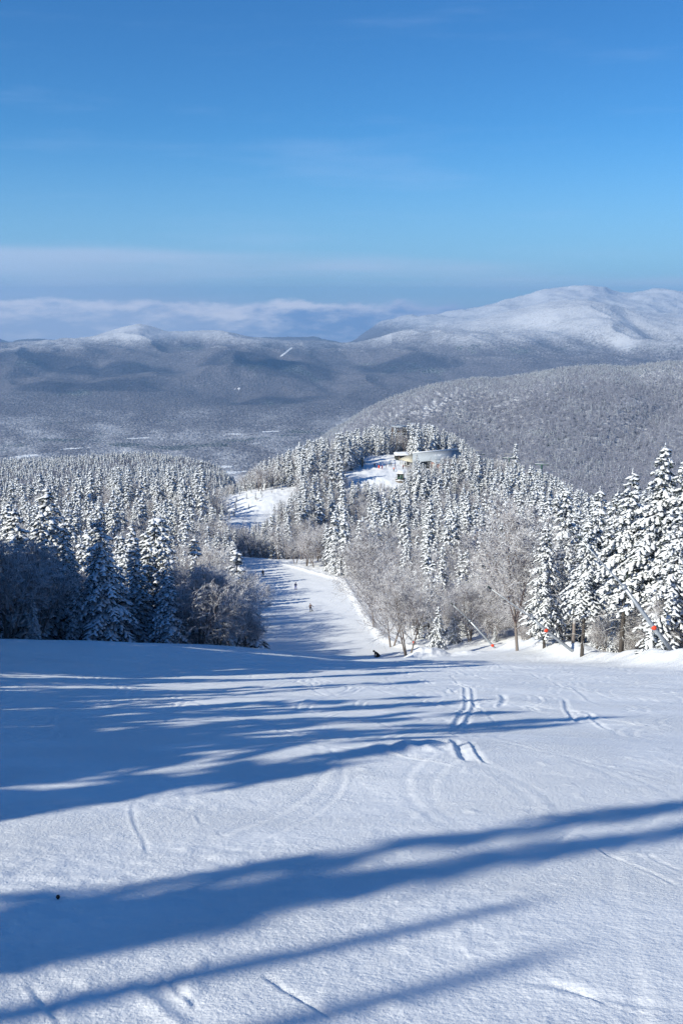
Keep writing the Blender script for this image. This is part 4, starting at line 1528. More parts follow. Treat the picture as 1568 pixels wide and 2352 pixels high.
singles = {'c': [], 'h': []}
for k in ('c', 'h'):
    cand = np.nonzero(infr & (isH == (k == 'h')))[0]
    cand = cand[np.argsort(ty[cand])]
    n = 296 - sum(1 for q in hk if q == k)
    singles[k] = list(cand[:n])
used = np.zeros(len(tx), bool)
for k in ('c', 'h'):
    zs = {}
    for i in singles[k]:
        zs.setdefault(zone(i), []).append(i)
    for (w, side), ids in zs.items():
        ids.sort(key=lambda i: TX[i])
        for r, i in enumerate(ids):
            used[i] = True
            size = 'low' if hgt[i] < 5 else 'middling' if hgt[i] < 8 else 'tall'
            what = ('snow-laden spruce' if k == 'c' else 'frosted leafless tree')
            od = ORD[r] if r < 20 else '%s-%s' % (('twenty', 'thirty', 'forty', 'fifty', 'sixty', 'seventy', 'eighty')[(r + 1) // 10 - 2], ORD[(r + 1) % 10 - 1]) if (r + 1) % 10 else ('thirtieth', 'fortieth', 'fiftieth', 'sixtieth', 'seventieth', 'eightieth')[(r + 1) // 10 - 3]
            lb = '%s %s, %s from left, %s of %s' % (size, what, od, w, side) if len(ids) > 1 else '%s %s, alone in %s of %s' % (size, what, w, side)
            parts = ty[i] < 150
            npr = len((CON if k == 'c' else HW) if parts else (CONM if k == 'c' else HWM))
            if k == 'c' and parts:
                pr = random.choice((2, 3, 5, 6)) if hgt[i] < 9 or tx[i] < 0 else random.choice((1, 2, 3, 6))
            else:
                pr = random.randrange(npr)
            put(k, pr, (tx[i], ty[i], tz[i]), hgt[i], lb, ('spruces ' if k == 'c' else 'leafless trees ') + 'of the ' + ('left wood' if BX[i] < 640 else 'right wood' if BX[i] >= 1180 else 'middle wood'), parts, random.random() * 6.28, .9 + .25 * random.random())

# ---- the rest of the near wood, the wood that throws the shadows from the left, the far woods: one mass of each kind
cp, cs, ci_ = [], [], []
hp_, hs_, hi_ = [], [], []
for i in np.nonzero(~used)[0]:
    if isH[i]:
        k = random.randrange(4)
        hp_.append((tx[i], ty[i], tz[i])); hs_.append(hgt[i] / HWM[k][1]); hi_.append(10 + k)
    else:
        k = random.randrange(6)
        cp.append((tx[i], ty[i], tz[i])); cs.append(hgt[i] / CONM[k][1]); ci_.append(k)


def caster(X, Y, xb, proto, d=None):
    """a tree left of the frame whose shadow tip falls at photo point X,Y"""
    p = hit(X, Y) if d is None else d
    s = (p[0] - xb) / math.cos(SUN_AZ)
    yb = p[1] - s * math.sin(SUN_AZ)
    g = float(Hb(xb, yb))
    h = s * math.tan(SUN_EL) + p[2] - g
    if h > 1:
        cp.append((xb, yb, g)); cs.append(h / (14. if proto >= SLIM else CONM[proto][1])); ci_.append(proto)


CAST = [(1720, 1822, -17, 20), (1650, 1880, -18, 20), (900, 2000, -18, 3), (780, 2050, -17.5, 3), (560, 2045, -17, 1), (300, 2110, -18, 3), (330, 2160, -17, 1), (1230, 2080, -17, 21), (1290, 2195, -17.5, 21), (1000, 1985, -19, 20),
        (1100, 1705, -18, 3), (1434, 1647, -20, 1), (1050, 1745, -17, 5), (900, 1775, -18, 3), (1130, 1608, -22, 1), (1214, 1634, -21, 3), (1330, 1665, -19, 1), (820, 1715, -17, 0), (700, 1700, -18, 4), (880, 1690, -19, 1),
        (620, 1730, -17.5, 2), (540, 1690, -18.5, 4), (760, 1660, -19, 0), (950, 1640, -20, 5), (1010, 1600, -21, 3), (900, 1615, -22, 1), (1000, 1565, -24, 3), (1100, 1545, -26, 1), (950, 1548, -26, 5), (840, 1580, -24, 4), (1200, 1530, -30, 1), (1000, 1530, -30, 0),
        (500, 1640, -22, 0), (420, 1600, -25, 4), (350, 1560, -28, 4), (600, 1575, -25, 2), (700, 1545, -27, 0), (560, 1530, -31, 4), (300, 1530, -33, 0), (850, 1522, -33, 4), (150, 1650, -22, 4), (300, 1680, -20, 0), (400, 1760, -17.5, 4), (200, 1740, -18, 0), (80, 1790, -17, 2),
        (150, 1590, -27, 0), (60, 1540, -31, 4), (200, 1510, -35, 0), (480, 1505, -36, 4), (640, 1508, -37, 4)]
for c in CAST:
    caster(*c)
rc = np.random.RandomState(77)
for _ in range(70):
    X, Y = 430 * rc.rand(), 1545 + 235 * rc.rand()
    q = hit(X, Y)
    caster(X, Y, min(-16.5, -.37 * q[1] - 3) - 6 * rc.rand(), (0, 4, 1)[rc.randint(3)], q)
for _ in range(95):
    X = 760 * rc.rand() ** 1.1
    Y = 1500 + 265 * rc.rand() - .1 * X * (rc.rand() < .5)
    if Y < 1496:
        continue
    q = hit(X, Y)
    caster(X, Y, min(-16.5, -.37 * q[1] - 3) - 9 * rc.rand(), rc.randint(6), q)
# tall wood just left of the frame that keeps the foot of the left wood in shade
for _ in range(75):
    yb = 40 + 50 * rc.rand()
    xb = -.385 * yb - 4 - 18 * rc.rand()
    k_ = rc.randint(6)
    cp.append((xb, yb, float(Hb(xb, yb)))); cs.append((16.5 + 5 * rc.rand()) / CONM[k_][1]); ci_.append(k_)
# shoulder of forest far to the left, and the hill right of the lodge
rs = np.random.RandomState(33)


def farset(n, X0, X1, d0, d1, ph, pale=False):
    X = X0 + (X1 - X0) * rs.rand(n)
    d = np.sqrt(d0 * d0 + (d1 * d1 - d0 * d0) * rs.rand(n))
    z = far_z(X, d)
    dep = d * CP - z * SP
    x = (X - CX) / FX * dep
    hard = rs.rand(n) < (ph(X, d, x) if callable(ph) else ph)
    for a, b, c, hd in zip(x, d, z, hard):
        if hd:
            hp_.append((a, b, c - .5)); hs_.append(.75 + .5 * rs.rand()); hi_.append(14 + rs.randint(3))
        else:
            cp.append((a, b, c - .5)); cs.append(.75 + .5 * rs.rand()); ci_.append(17 + rs.randint(3) if pale else 6 + rs.randint(4))


farset(15000, -250, 760, 560, 1330, lambda X, d, x: .25 + .5 * perlin(x / 90., d / 130., 88))


def midhill(X, d, x):
    crest = np.interp(d, [1500, 2250, 2600], [.0, .0, .75])
    return 1 - np.clip(crest + .25 * (perlin(x / 110., d / 160., 87) > .12) + .08, 0, 1)


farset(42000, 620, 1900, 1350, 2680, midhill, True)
stuff('spruce_wood', cp, cs, ci_, 'dense mass of snow-laden spruces covering the knoll, ridges and far shoulder', 'conifer forest')
stuff('leafless_wood', hp_, hs_, hi_, 'grey-brown mass of leafless frosted trees on the knoll and hillsides', 'deciduous forest')

# ------------------------------------------------------------------ lodge, hut, tower, kiosk, lift, snow guns
M_ROOF = plain('ribbed roof metal', (.80, .74, .57), .5, .0, .1, 3.)
M_ROOFS = snowy('roof with thin snow', (.40, .44, .48), .95, 1.06, 1.2, .2, (.82, .84, .87), .25)
M_WALLD = plain('dark stained boards', (.035, .04, .036), .7)
M_BRICK = plain('red brick', (.30, .13, .09), .85, 0, .3, 14.)
M_GLASS = plain('dark window glass', (.02, .024, .03), .15, 0, .1)
M_FRAME = plain('pale painted posts', (.5, .5, .46), .6)
M_GREEN = plain('green paint', (.035, .10, .075), .5)
M_STEEL = plain('galvanised pipe', (.42, .45, .48), .42, .55, .15, 9.)
M_OR = plain('orange pad', (.85, .075, .03), .55, 0, .06)
M_WOOD = plain('weathered wood', (.16, .12, .09), .8, 0, .25, 4.)
M_ROCK = snowy('rock', (.16, .13, .10), .55, .85, 1.5, .4)
M_DARKMETAL = plain('dark metal', (.05, .07, .07), .5, .4)


def lodge():
    g = -66.7
    o = empty('lodge', (LX, LY, g), 'long low ski lodge with tan hipped metal roof beside the snowy clearing', 'building', None, LYAW)
    L, W, he, hr = 13.5, 5.0, 3.1, 6.0       # half length, half width, eave, ridge
    # walls
    w = MB()
    t = .25
    w.box((1.5, -W + 1.0, he / 2 - 1), (2 * L - 6.0, t, he + 2))
    w.box((1.5, W - 1.0, he / 2 - 1), (2 * L - 6.0, t, he + 2))
    w.box((-L + 3.1, 0, he / 2 - 1), (t, 2 * W - 2.3, he + 2))
    w.box((L - 1.4, 0, he / 2 - 1), (t, 2 * W - 2.3, he + 2))
    w.build('wall', M_WALLD, o)
    # roof: hip at both ends, ridge set back
    rA, rB = (-L + 3.6, 0, hr), (L, 0, hr)
    c = [(-L, -W, he), (L, -W, he), (L, W, he), (-L, W, he)]

    def slab(name, pts, mat):
        b = MB()
        b.poly(pts, .16)
        b.build(name, mat, o)
    slab('hip_roof', [c[3], c[0], rA], M_ROOF)
    slab('roof', [c[0], c[1], rB, rA], M_ROOFS)
    slab('roof', [c[2], c[3], rA, rB], M_ROOFS)
    b = MB()
    b.poly([(L - 1.3, -W + 1.2, he - .2), (L - 1.3, W - 1.2, he - .2), (L - 1.3, 0, hr - .3)], .2, (-1, 0, 0))
    b.build('gable', M_WALLD, o)
    b = MB()
    b.tube([(-L + 3.4, 0, hr + .08), (L + .1, 0, hr + .08)], .3, 8)
    b.build('ridge_cap', M_SNOW, o)
    b = MB()
    for k in range(18):      # standing seams of the sunlit hip
        f = (k + .5) / 18
        e0 = np.array(c[0]) * (1 - f) + np.array(c[3]) * f
        top = np.array(rA)
        s = 1 - abs(f - .5) * 2
        e1 = e0 + (np.array([rA[0], e0[1], hr]) - e0) * s
        b.tube([e0 + (0, 0, .05), e1 + (0, 0, .05)], .035, 4)
    b.build('roof_seams', M_ROOF, o)
    # porch posts under the hip, windows behind
    for yv in (-W + .35, -W / 2, 0, W / 2, W - .35):
        b = MB()
        b.box((-L + .5, yv, he / 2 - .6), (.18, .18, he + 1.1))
        b.build('porch_post', M_FRAME, o)
    b = MB()
    b.box((-L + .5, 0, he - .18), (.14, 2 * W - .5, .26))
    b.build('beam', M_FRAME, o)
    for yv in (-3.0, -1.5, 0, 1.5, 3.0):
        fr = MB()
        fr.box((-L + 2.93, yv, 1.9), (.08, 1.3, 1.35))
        f = fr.build('window', M_FRAME, o)
        p = MB()
        p.box((-L + 2.87, yv, 1.9), (.06, 1.15, 1.2))
        p.build('pane', M_GLASS, f)
    for k in range(6):
        fr = MB()
        fr.box((-6 + 3.2 * k, -W + .84, 1.9), (1.6, .08, 1.2))
        f = fr.build('window', M_FRAME, o)
        p = MB()
        p.box((-6 + 3.2 * k, -W + .78, 1.9), (1.44, .06, 1.05))
        p.build('pane', M_GLASS, f)
    # brick annexe in front
    b = MB()
    b.box((-.8, -W - 1.7, .7), (6.5, 4.6, 3.4))
    b.build('brick_annexe', M_BRICK, o)
    b = MB()
    b.poly([(-4.5, -W - 4.4, 2.45), (2.9, -W - 4.4, 2.45), (2.9, -W + .6, 3.35), (-4.5, -W + .6, 3.35)], .2)
    b.build('annexe_roof', M_ROOFS, o)
    b = MB()
    b.box((-4.1, -W - 1.9, .9), (.1, 1.6, 2.3))
    b.build('door', M_FRAME, o)


lodge()


def hut(loc, rz, label, w, d, h, wall, cat='hut', name='hut', door=True):
    o = empty(name, loc, label, cat, None, rz)
    b = MB()
    b.box((0, 0, h / 2 - .4), (w, d, h + .8))
    b.build('wall', wall, o)
    b = MB()
    b.poly([(-w / 2 - .4, -d / 2 - .5, h + .02), (w / 2 + .4, -d / 2 - .5, h + .02), (w / 2 + .4, d / 2 + .4, h + .75), (-w / 2 - .4, d / 2 + .4, h + .75)], .12)
    b.build('roof', M_WOOD, o)
    V = []
    b = MB()
    n = 9
    gx, gy = np.meshgrid(np.linspace(-1, 1, n), np.linspace(-1, 1, n), indexing='ij')
    zz = .42 * (1 - gx ** 8) * (1 - gy ** 8) + .05 * RS.randn(n, n) * (1 - gx ** 8)
    px, py = gx * (w / 2 + .42), -.05 + gy * (d / 2 + .48)
    top = np.stack([px, py, h + .05 + .73 * (gy + 1) / 2 + zz], -1).reshape(-1, 3)
    i = np.arange(n * n).reshape(n, n)
    b.add(top, np.stack([i[:-1, :-1], i[1:, :-1], i[1:, 1:], i[:-1, 1:]], -1).reshape(-1, 4))
    b.build('roof_snow', M_SNOW, o, True)
    if door:
        b = MB()
        b.box((-w * .2, -d / 2 - .03, .95), (.9, .08, 1.9))
        b.build('door', M_WOOD, o)
        b = MB()
        b.box((w * .22, -d / 2 - .03, 1.5), (.9, .08, .8))
        b.build('window', M_GLASS, o)
    return o


p = P(921, 1055, 425)
hut((p[0], p[1], float(Hb(p[0], p[1]))), R(6), 'small dark shed with thick snow on its roof left of the lodge', 5.4, 3.6, 1.9, M_WALLD)


def tower():
    p = P(916, 978, 446)
    g = float(Hb(p[0], p[1]))
    h = p[2] - g
    o = empty('lookout_tower', (p[0], p[1], g), 'wooden lookout tower with open deck and flat snowy roof above the trees', 'tower', None, R(12))
    a = 2.6
    for sx in (-1, 1):
        for sy in (-1, 1):
            b = MB()
            b.tube([(sx * a * 1.1, sy * a * 1.1, -.5), (sx * a * .9, sy * a * .9, h - .2)], .17, 6)
            b.build('post', M_WOOD, o)
    b = MB()
    b.box((0, 0, h - 2.6), (2 * a + .6, 2 * a + .6, .3))
    b.build('deck', M_WOOD, o)
    b = MB()
    for zz in (h - 2.1, h - 1.75, h - 1.4):
        for s in (-1, 1):
            b.box((0, s * (a + .2), zz), (2 * a + .4, .07, .16))
            b.box((s * (a + .2), 0, zz), (.07, 2 * a + .27, .16))
    b.build('railing', M_WOOD, o)
    b = MB()
    e = 3.35
    q = [(-e, -e, h - .1), (e, -e, h - .1), (e, e, h - .1), (-e, e, h - .1)]
    for k in range(4):
        b.poly([q[k], q[(k + 1) % 4], (0, 0, h + .55)], .14)
    b.build('roof', M_ROOFS, o)
    b = MB()
    for zz in (h * .3, h * .6):
        b.tube([(-a, -a, zz - 1.5), (a, -a, zz + 1.5)], .08, 5)
        b.tube([(a, -a, zz - 1.5), (-a, -a, zz + 1.5)], .08, 5)
    b.build('brace', M_WOOD, o)


tower()


def kiosk():
    x, y, z = hit(920, 1104, 300)
    o = hut((x, y + 1.0, z + .5), R(-18), 'green lift-operator kiosk with white-framed window and snowy roof below the lodge', 2.3, 2.1, 2.25, M_GREEN, 'kiosk', 'kiosk', False)
    fr = MB()
    for sx in (-1.12, .15, 1.12):
        fr.box((sx, -1.08, 1.1), (.12, .1, 2.3))
    fr.box((0, -1.07, 2.18), (2.3, .09, .12))
    fr.build('frame', M_FRAME, o)
    b = MB()
    b.box((-.5, -1.07, 1.45), (.8, .07, .95))
    b.build('window', M_GLASS, o)
    b = MB()
    b.box((0, -.6, -.15), (3.4, 3.4, .25))
    b.build('deck', M_WOOD, o)
    b = MB()
    for sx in (-1.6, -.8, 0):
        b.tube([(sx, -2.2, -.1), (sx, -2.2, .9)], .05, 5)
    b.tube([(-1.6, -2.2, .9), (0, -2.2, .9)], .05, 5)
    b.tube([(-1.6, -2.2, .9), (-1.6, .9, .9)], .05, 5)
    b.build('railing', M_WOOD, o)
    b = MB()
    b.ball((0, 0, 0), 1, 14, 9, (2.2, 1.3, .9), .10)
    r = b.build('boulder', M_ROCK, None, True, (x - .4, y - 1.2, z - .35))
    tag(r, 'brown boulder capped with snow under the green kiosk', 'boulder')
    xx, yy, zz = hit(930, 1122, 300)
    b = MB()
    b.ball((0, 0, 0), 1, 14, 9, (1.6, 1.2, 1.0), .10)
    tag(b.build('boulder', M_ROCK, None, True, (xx, yy, zz)), 'rounded snow-covered boulder lower down the bank from the kiosk', 'boulder')


kiosk()

x, y, z = hit(832, 1075.5, 300)
o = empty('sign_board', (x, y, z), 'tall dark board on posts seen edge-on at the left of the clearing', 'sign', None, R(75))
b = MB(); b.box((0, 0, 2.3), (2.6, .14, 3.2), None, .02); b.build('board', M_WALLD, o)
for s in (-1, 1):
    b = MB(); b.tube([(s * 1.1, .14, -.4), (s * 1.1, .14, 4.0)], .09, 6); b.build('post', M_WALLD, o)
x, y, z = hit(870, 1077.5, 300)
o = empty('slow_banner', (x, y, z), 'bright orange upright marker on the shaded edge of the clearing', 'marker', None, R(10))
b = MB(); b.poly([(-.33, 0, .35), (.33, 0, .35), (.36, 0, 1.0), (.33, 0, 1.62), (-.33, 0, 1.62), (-.36, 0, 1.0)], .05, (0, 1, 0)); b.build('panel', M_OR, o)
for s in (-1, 1):
    b = MB(); b.tube([(s * .3, .07, -.2), (s * .3, .07, 1.75)], .025, 6); b.build('pole', M_WOOD, o)
for X, Y, lb in ((931, 1073, 'dark picnic bench in front of the lodge porch, left of its pair'), (938, 1075, 'dark picnic bench in front of the lodge porch, right of its pair')):
    x, y, z = hit(X, Y, 300)
    o = empty('picnic_table', (x, y, z), lb, 'picnic table', 'benches at the lodge', R(30))
    b = MB(); b.box((0, 0, .74), (1.8, .75, .06)); b.build('tabletop', M_WOOD, o)
    for s in (-1, 1):
        b = MB(); b.box((0, s * .75, .45), (1.8, .27, .05)); b.build('seat', M_WOOD, o)
        b = MB(); b.tube([(s * .65, -.7, 0), (s * .65, -.15, .72)], .05, 4); b.tube([(s * .65, .7, 0), (s * .65, .15, .72)], .05, 4); b.box((s * .65, 0, .40), (.06, 1.6, .08)); b.build('leg_frame', M_WOOD, o)

# ---- chair lift
LT = [(1099, 1043, 470, 'green lift tower closest to the lodge, two snowy crossarms', 2.7), (1168.5, 1052, 430, 'green lift tower in the middle of the ridge beside the lone spruce', 2.7), (1243, 1067, 402, 'lift tower lowest on the ridge, only its crossarms above the trees', 2.7)]
tops = []
for X, Y, d, lb, hw in LT:
    p = P(X, Y, d)
    g = float(Hb(p[0], p[1]))
    h = max(p[2] - g, 6)
    rz = math.atan2(-15, 70) * -1
    o = empty('lift_tower', (p[0], p[1], p[2] - h), lb, 'lift tower', 'lift towers on the ridge', R(-12))
    b = MB(); b.tube([(0, 0, -1), (0, 0, h - .1)], [.42, .32], 10); b.build('pole', M_GREEN, o)
    b = MB(); b.box((0, 0, h), (2 * hw, .32, .34), None, .04); b.build('crossarm', M_GREEN, o)
    b = MB(); b.box((0, 0, h + .24), (2 * hw - .1, .36, .14), None, .05); b.build('snow_cap', M_SNOW, o)
    for s in (-1, 1):
        b = MB()
        b.box((s * (hw - .1), 0, h - .12), (.18, 2.6, .22))
        for k in range(4):
            b.ball((s * (hw - .1), -1.05 + .7 * k, h - .12), .24, 8, 6, (.5, 1, 1))
        b.build('sheave_train', M_DARKMETAL, o)
    b = MB(); b.tube([(1.0, 0, h + .1), (1.35, 0, h + 1.75)], .07, 6); b.build('lift_frame_strut', M_GREEN, o)
    b = MB(); b.box((-.35, 0, h + 1.78), (3.5, .2, .2), None, .03); b.build('lifting_frame', M_FRAME, o)
    b = MB(); b.tube([(.42, .3, 0), (.36, .3, h - .4)], .04, 5)
    for k in range(int(h / .4)):
        b.tube([(.42, .3, .3 + k * .4), (.62, .3, .3 + k * .4)], .025, 4)
    b.build('ladder', M_GREEN, o)
    c, s_ = math.cos(R(-12)), math.sin(R(-12))
    tops.append([(p[0] + q * (hw - .1) * c, p[1] + q * (hw - .1) * s_, p[2] + .12) for q in (-1, 1)])
for q, nm in ((0, 'left'), (1, 'right')):
    b = MB()
    path = []
    seq = [tuple(np.array(tops[0][q]) * 2 - np.array(tops[1][q]) - (0, 0, 1)), tops[0][q], tops[1][q], tops[2][q], tuple(np.array(tops[2][q]) * 2 - np.array(tops[1][q]) - (0, 0, 6))]
    for a, e in zip(seq[:-1], seq[1:]):
        for k in range(10):
            f = k / 10
            pt = np.array(a) * (1 - f) + np.array(e) * f
            pt[2] -= 4 * 1.0 * f * (1 - f)
            path.append(pt)
    path.append(np.array(seq[-1]))
    b.tube(path, .035, 5)
    tag(b.build('haul_cable', M_DARKMETAL, None, True), '%s haul cable strung between the green lift towers' % nm, 'cable', 'lift cables')

# ---- snow guns along the right bank: base, pad, thick end, tip in photo coordinates
GUNS = [((1530, 1480), (1500, 1441), (1432, 1348), (1333, 1240), 66, 'leaning snow-gun pipe with orange pad, nearest and tallest at the right'),
        ((1308, 1491), (1253, 1447.5), (1221, 1420), (1126, 1352), 90, 'leaning snow-gun pipe with orange pad, second along the bank'),
        ((1151, 1506), (1130, 1482), (1078, 1426), (1039, 1389), 128, 'leaning snow-gun pipe with orange pad, third along the bank'),
        ((1037, 1492), (1029.6, 1481), (1008, 1455), (985, 1430), 152, 'thin distant snow-gun pipe behind the snow pile'),
        ((957, 1483), (949.7, 1475), (928, 1452), (905, 1430), 148, 'small snow-gun pipe with orange pad beside the crooked tree')]
for ba, pad, th, tip, d, lb in GUNS:
    B, Q, T, E = [np.array(P(q[0], q[1], d)) for q in (ba, pad, th, tip)]
    B = B + (B - Q) * .6
    o = empty('snow_gun', tuple(B), lb, 'snow gun', 'snow guns along the right edge of the trail')
    r = .125 if d < 100 else .12
    b = MB(); b.tube([B - B, (Q - B), (T - B)], [r * 1.25, r * 1.2, r], 12); b.build('lower_pipe', M_STEEL, o, True)
    b = MB(); b.tube([(T - B) * .98, (T - B) * 1.0, E - B], [r * .6, r * .55, r * .34], 10); b.build('lance_pipe', M_STEEL, o, True)
    b = MB(); dd = (T - Q) / np.linalg.norm(T - Q); b.tube([T - B - dd * .12, T - B + dd * .12], r * 1.45, 12); b.build('collar', M_STEEL, o, True)
    b = MB(); b.tube([E - B, E - B + dd * .35], [r * .8, r * .6], 8); b.build('nozzle_head', M_DARKMETAL, o, True)
    b = MB()
    rp = .175 if d < 80 else .195 if d < 100 else .21
    b.ball(Q - B + (0, -.1, 0), rp, 14, 10, (1.05, .8, .95)); b.build('orange_pad', M_OR, o, True)

# broken birch stump between the guns
p = P(1410, 1470, 78)
b = MB(); z0 = float(Hb(P(1342, 1470, 80)[0], 80)); q = P(1242 + 2, 1462, 92)
o = empty('broken_stump', (P(1236, 1460, 92)[0] + 3.6, 93, float(Hb(P(1236, 1460, 92)[0] + 3.6, 93))), 'snapped pale trunk with torn top among the trees right of the second snow gun', 'tree stump')
b = MB(); b.tube([(0, 0, -.4), (.05, 0, 1.2), (0, 0, 2.6)], [.2, .17, .15], 8); b.build('trunk', M_BIRCH, o, True)
b = MB(); b.tube([(0, 0, 2.3), (-.2, -.1, 2.8), (-.75, -.2, 2.0)], [.12, .1, .03], 6); b.build('torn_limb', M_BIRCH, o, True)

# stone on the snow in the foreground
x, y, z = hit(134, 2064)
b = MB(); b.ball((0, 0, 0), .013, 14, 10, (1, .95, 1.05), .06)
tag(b.build('stone', plain('dark stone', (.03, .028, .028), .7, 0, .4, 200.), None, True, (x, y, z + .012)), 'small dark pebble lying on shaded snow in the foreground', 'stone')

# ------------------------------------------------------------------ haze
b = MB()
b.box((0, 9700, -190), (44000, 20000, 1000))
m = bpy.data.materials.new('pale air')
m.use_nodes = True
nt = m.node_tree
nt.nodes.remove(nt.nodes['Principled BSDF'])
pv = nt.nodes.new('ShaderNodeVolumePrincipled')
pv.inputs['Color'].default_value = (.34, .61, 1.0, 1)
pv.inputs['Density'].default_value = 6.4e-5
pv.inputs['Anisotropy'].default_value = 0
nt.links.new(pv.outputs[0], nt.nodes['Material Output'].inputs['Volume'])
tag(b.build('haze', m), 'pale blue winter haze filling the valley air', 'haze', kind='stuff')

# ------------------------------------------------------------------ unseen clouds left of the view, added to shade the far slopes
M_SHADE_CLOUD = bpy.data.materials.new('cloud vapour')
M_SHADE_CLOUD.use_nodes = True
nt = M_SHADE_CLOUD.node_tree
nt.nodes.remove(nt.nodes['Principled BSDF'])
pv = nt.nodes.new('ShaderNodeVolumePrincipled')
pv.inputs['Color'].default_value = (.95, .96, .98, 1)
pv.inputs['Density'].default_value = .0026
nt.links.new(pv.outputs[0], nt.nodes['Material Output'].inputs['Volume'])
LV = np.array([math.cos(SUN_AZ) * math.cos(SUN_EL), math.sin(SUN_AZ) * math.cos(SUN_EL), -math.sin(SUN_EL)])
for X, Y, d, rx, ry in ((560, 840, 7500, 330, 420), (680, 858, 7300, 240, 380), (250, 848, 7500, 420, 300), (60, 835, 7800, 400, 300), (220, 905, 6300, 380, 260), (640, 925, 6000, 240, 200), (940, 850, 7600, 380, 330)):
    T = np.array(P(X, Y, d))
    C = T - LV * (1700 - T[2]) / math.sin(SUN_EL)
    b = MB()
    rs = np.random.RandomState(int(X))
    b.ball((0, 0, 0), 1, 22, 12, (rx, ry, 150), .07)
    b.ball((rx * .45, -ry * .3, 30), 1, 18, 10, (rx * .6, ry * .55, 140), .07)
    b.ball((-rx * .5, ry * .35, 20), 1, 18, 10, (rx * .55, ry * .5, 120), .07)
    tag(b.build('shade_cloud', M_SHADE_CLOUD, None, True, tuple(C)), kind='structure')

# ------------------------------------------------------------------ sky, sun, camera
W = bpy.data.worlds.new('World')
SC.world = W
W.use_nodes = True
nt = W.node_tree
bg = nt.nodes['Background']
sky = nt.nodes.new('ShaderNodeTexSky')
sky.sky_type = 'NISHITA'
sky.sun_disc = False
sky.sun_elevation = SUN_EL
sx_, sy_ = -math.cos(SUN_AZ), -math.sin(SUN_AZ)         # towards the sun
sky.sun_rotation = math.atan2(sx_, sy_) % (2 * math.pi)
sky.altitude = 1100
sky.air_density = 1.0
sky.dust_density = .05
sky.ozone_density = 2.2
hs = nt.nodes.new('ShaderNodeHueSaturation')
hs.inputs['Saturation'].default_value = 1.18
hs.inputs['Value'].default_value = 1.0
nt.links.new(sky.outputs[0], hs.inputs['Color'])
tint = nt.nodes.new('ShaderNodeMix')
tint.data_type, tint.blend_type = 'RGBA', 'MULTIPLY'
tint.inputs[0].default_value = 1
nt.links.new(hs.outputs[0], tint.inputs[6])
tint.inputs[7].default_value = (.40, .865, 1.20, 1)      # the deep cold blue of the photograph's sky
tc = nt.nodes.new('ShaderNodeTexCoord')
sp = nt.nodes.new('ShaderNodeSeparateXYZ')
nt.links.new(tc.outputs['Generated'], sp.inputs[0])
hyp = mth(nt, 'SQRT', mth(nt, 'ADD', mth(nt, 'MULTIPLY', sp.outputs[0], sp.outputs[0]), mth(nt, 'MULTIPLY', sp.outputs[1], sp.outputs[1])))
el = mth(nt, 'DIVIDE', sp.outputs[2], hyp)                      # tan of elevation
az = mth(nt, 'ARCTAN2', sp.outputs[0], sp.outputs[1])


def cvec(sa, se, off=0.):
    c = nt.nodes.new('ShaderNodeCombineXYZ')
    nt.links.new(mth(nt, 'MULTIPLY', az, sa), c.inputs[0])
    nt.links.new(mth(nt, 'MULTIPLY', el, se), c.inputs[1])
    c.inputs[2].default_value = off
    return c.outputs[0]


col = tint.outputs[2]
K = 10.0     # clouds are brighter than the display range by the background strength
col = mixc(nt, mth(nt, 'MULTIPLY', smooth01(nt, el, .17, -.01), .66), col, (.28 * K, .455 * K, .73 * K))      # pale air low down
# thin high streaks
n1 = noise(nt, cvec(3.2, 26, 1.3), 1.0, 5, .55)
hi_ = mth(nt, 'MULTIPLY', smooth01(nt, n1, .52, .78), .16)
hi_ = mth(nt, 'MULTIPLY', hi_, smooth01(nt, el, .02, .06))
col = mixc(nt, hi_, col, (.5 * K, .66 * K, .95 * K))
# low veil over the horizon
n2 = noise(nt, cvec(2.6, 34, 5.1), 1.0, 4, .5)
edge_ = mth(nt, 'ADD', .036, mth(nt, 'MULTIPLY', mth(nt, 'SUBTRACT', n2, .5), .05))
edge_ = mth(nt, 'ADD', edge_, mth(nt, 'MULTIPLY', az, -.035))
vl = mth(nt, 'SUBTRACT', 1.0, smooth01(nt, mth(nt, 'SUBTRACT', el, edge_), -.012, .014))
vl = mth(nt, 'MULTIPLY', vl, smooth01(nt, mth(nt, 'ADD', n2, mth(nt, 'MULTIPLY', az, -.25)), .25, .75))
vl = mth(nt, 'MULTIPLY', vl, .6)
col = mixc(nt, vl, col, (.56 * K, .65 * K, .86 * K))
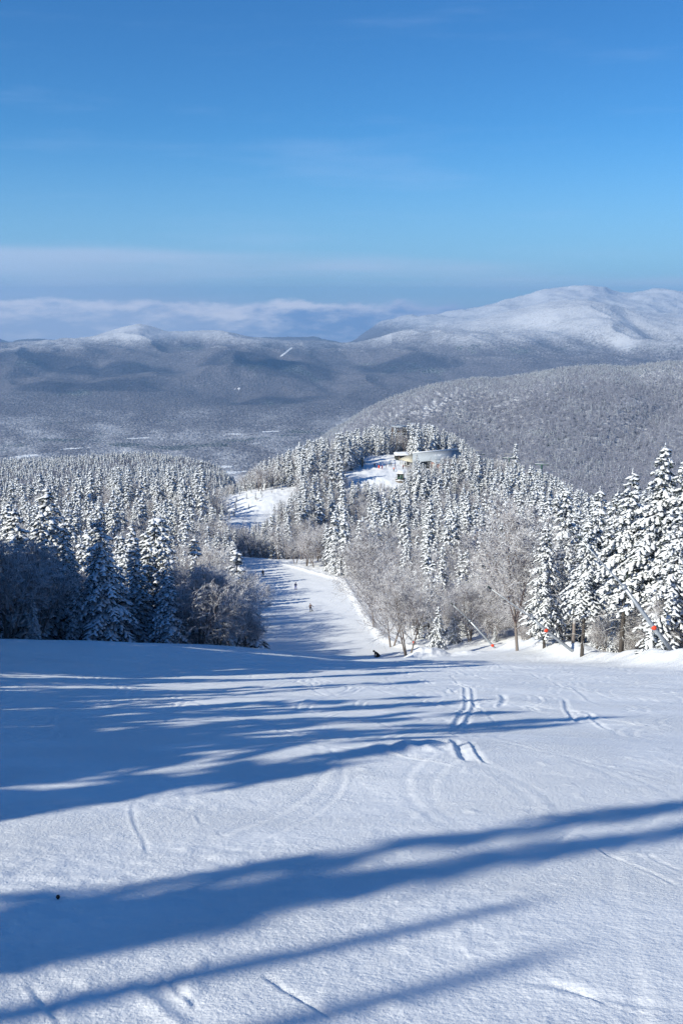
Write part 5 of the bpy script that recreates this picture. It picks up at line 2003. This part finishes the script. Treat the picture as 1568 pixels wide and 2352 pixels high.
# cloud bank lying on the far summits
n3 = noise(nt, cvec(11, 26, 2.2), 1.0, 6, .6)
n4 = noise(nt, cvec(26, 48, 7.7), 1.0, 6, .6)
top = mth(nt, 'ADD', mth(nt, 'ADD', .0022, mth(nt, 'MULTIPLY', az, -.014)), mth(nt, 'MULTIPLY', mth(nt, 'ADD', mth(nt, 'SUBTRACT', n3, .5), mth(nt, 'MULTIPLY', mth(nt, 'SUBTRACT', n4, .5), .45)), .034))
k = mth(nt, 'SUBTRACT', top, el)
bank_ = smooth01(nt, k, -.002, .006)
n5 = noise(nt, cvec(19, 62, 11.3), 1.0, 7, .62)
puff = smooth01(nt, mth(nt, 'ADD', n5, mth(nt, 'MULTIPLY', smooth01(nt, k, .022, -.004), .22)), .40, .72)
bright = mth(nt, 'MULTIPLY', puff, smooth01(nt, k, .060, .006))
bright = mth(nt, 'MULTIPLY', bright, smooth01(nt, az, .20, -.06), clamp=True)
dk_ = mixc(nt, smooth01(nt, az, -.17, -.03), (.50 * K, .61 * K, .82 * K), (.19 * K, .33 * K, .62 * K))
cc = mixc(nt, bright, dk_, (1.08 * K, 1.06 * K, 1.1 * K))
col = mixc(nt, bank_, col, cc)
nt.links.new(col, bg.inputs['Color'])
bg.inputs['Strength'].default_value = .093

sl = bpy.data.lights.new('sun', 'SUN')
sl.energy = 5.0
sl.angle = R(.53)
sl.color = (1.0, .965, .83)
so = bpy.data.objects.new('sun', sl)
COL.objects.link(so)
dirv = Vector((math.cos(SUN_AZ) * math.cos(SUN_EL), math.sin(SUN_AZ) * math.cos(SUN_EL), -math.sin(SUN_EL)))
so.rotation_euler = dirv.to_track_quat('-Z', 'Y').to_euler()
so.location = (-60, -60, 80)

cam = bpy.data.cameras.new('camera')
cam.sensor_fit = 'VERTICAL'
cam.sensor_height = 36
cam.lens = 36 * FX / 2352
cam.clip_start, cam.clip_end = .1, 90000
co = bpy.data.objects.new('camera', cam)
COL.objects.link(co)
co.rotation_euler = (R(90) - PITCH, 0, 0)
SC.camera = co

vs = SC.view_settings
vs.view_transform = 'Standard'
vs.look = 'None'
vs.exposure = .15
vs.gamma = 1
cy = SC.cycles
cy.max_bounces = 6
cy.diffuse_bounces = 3
cy.volume_bounces = 0
cy.use_denoising = True
cy.denoiser = 'OPENIMAGEDENOISE'
cy.denoising_input_passes = 'RGB_ALBEDO_NORMAL'
cy.denoising_prefilter = 'FAST'
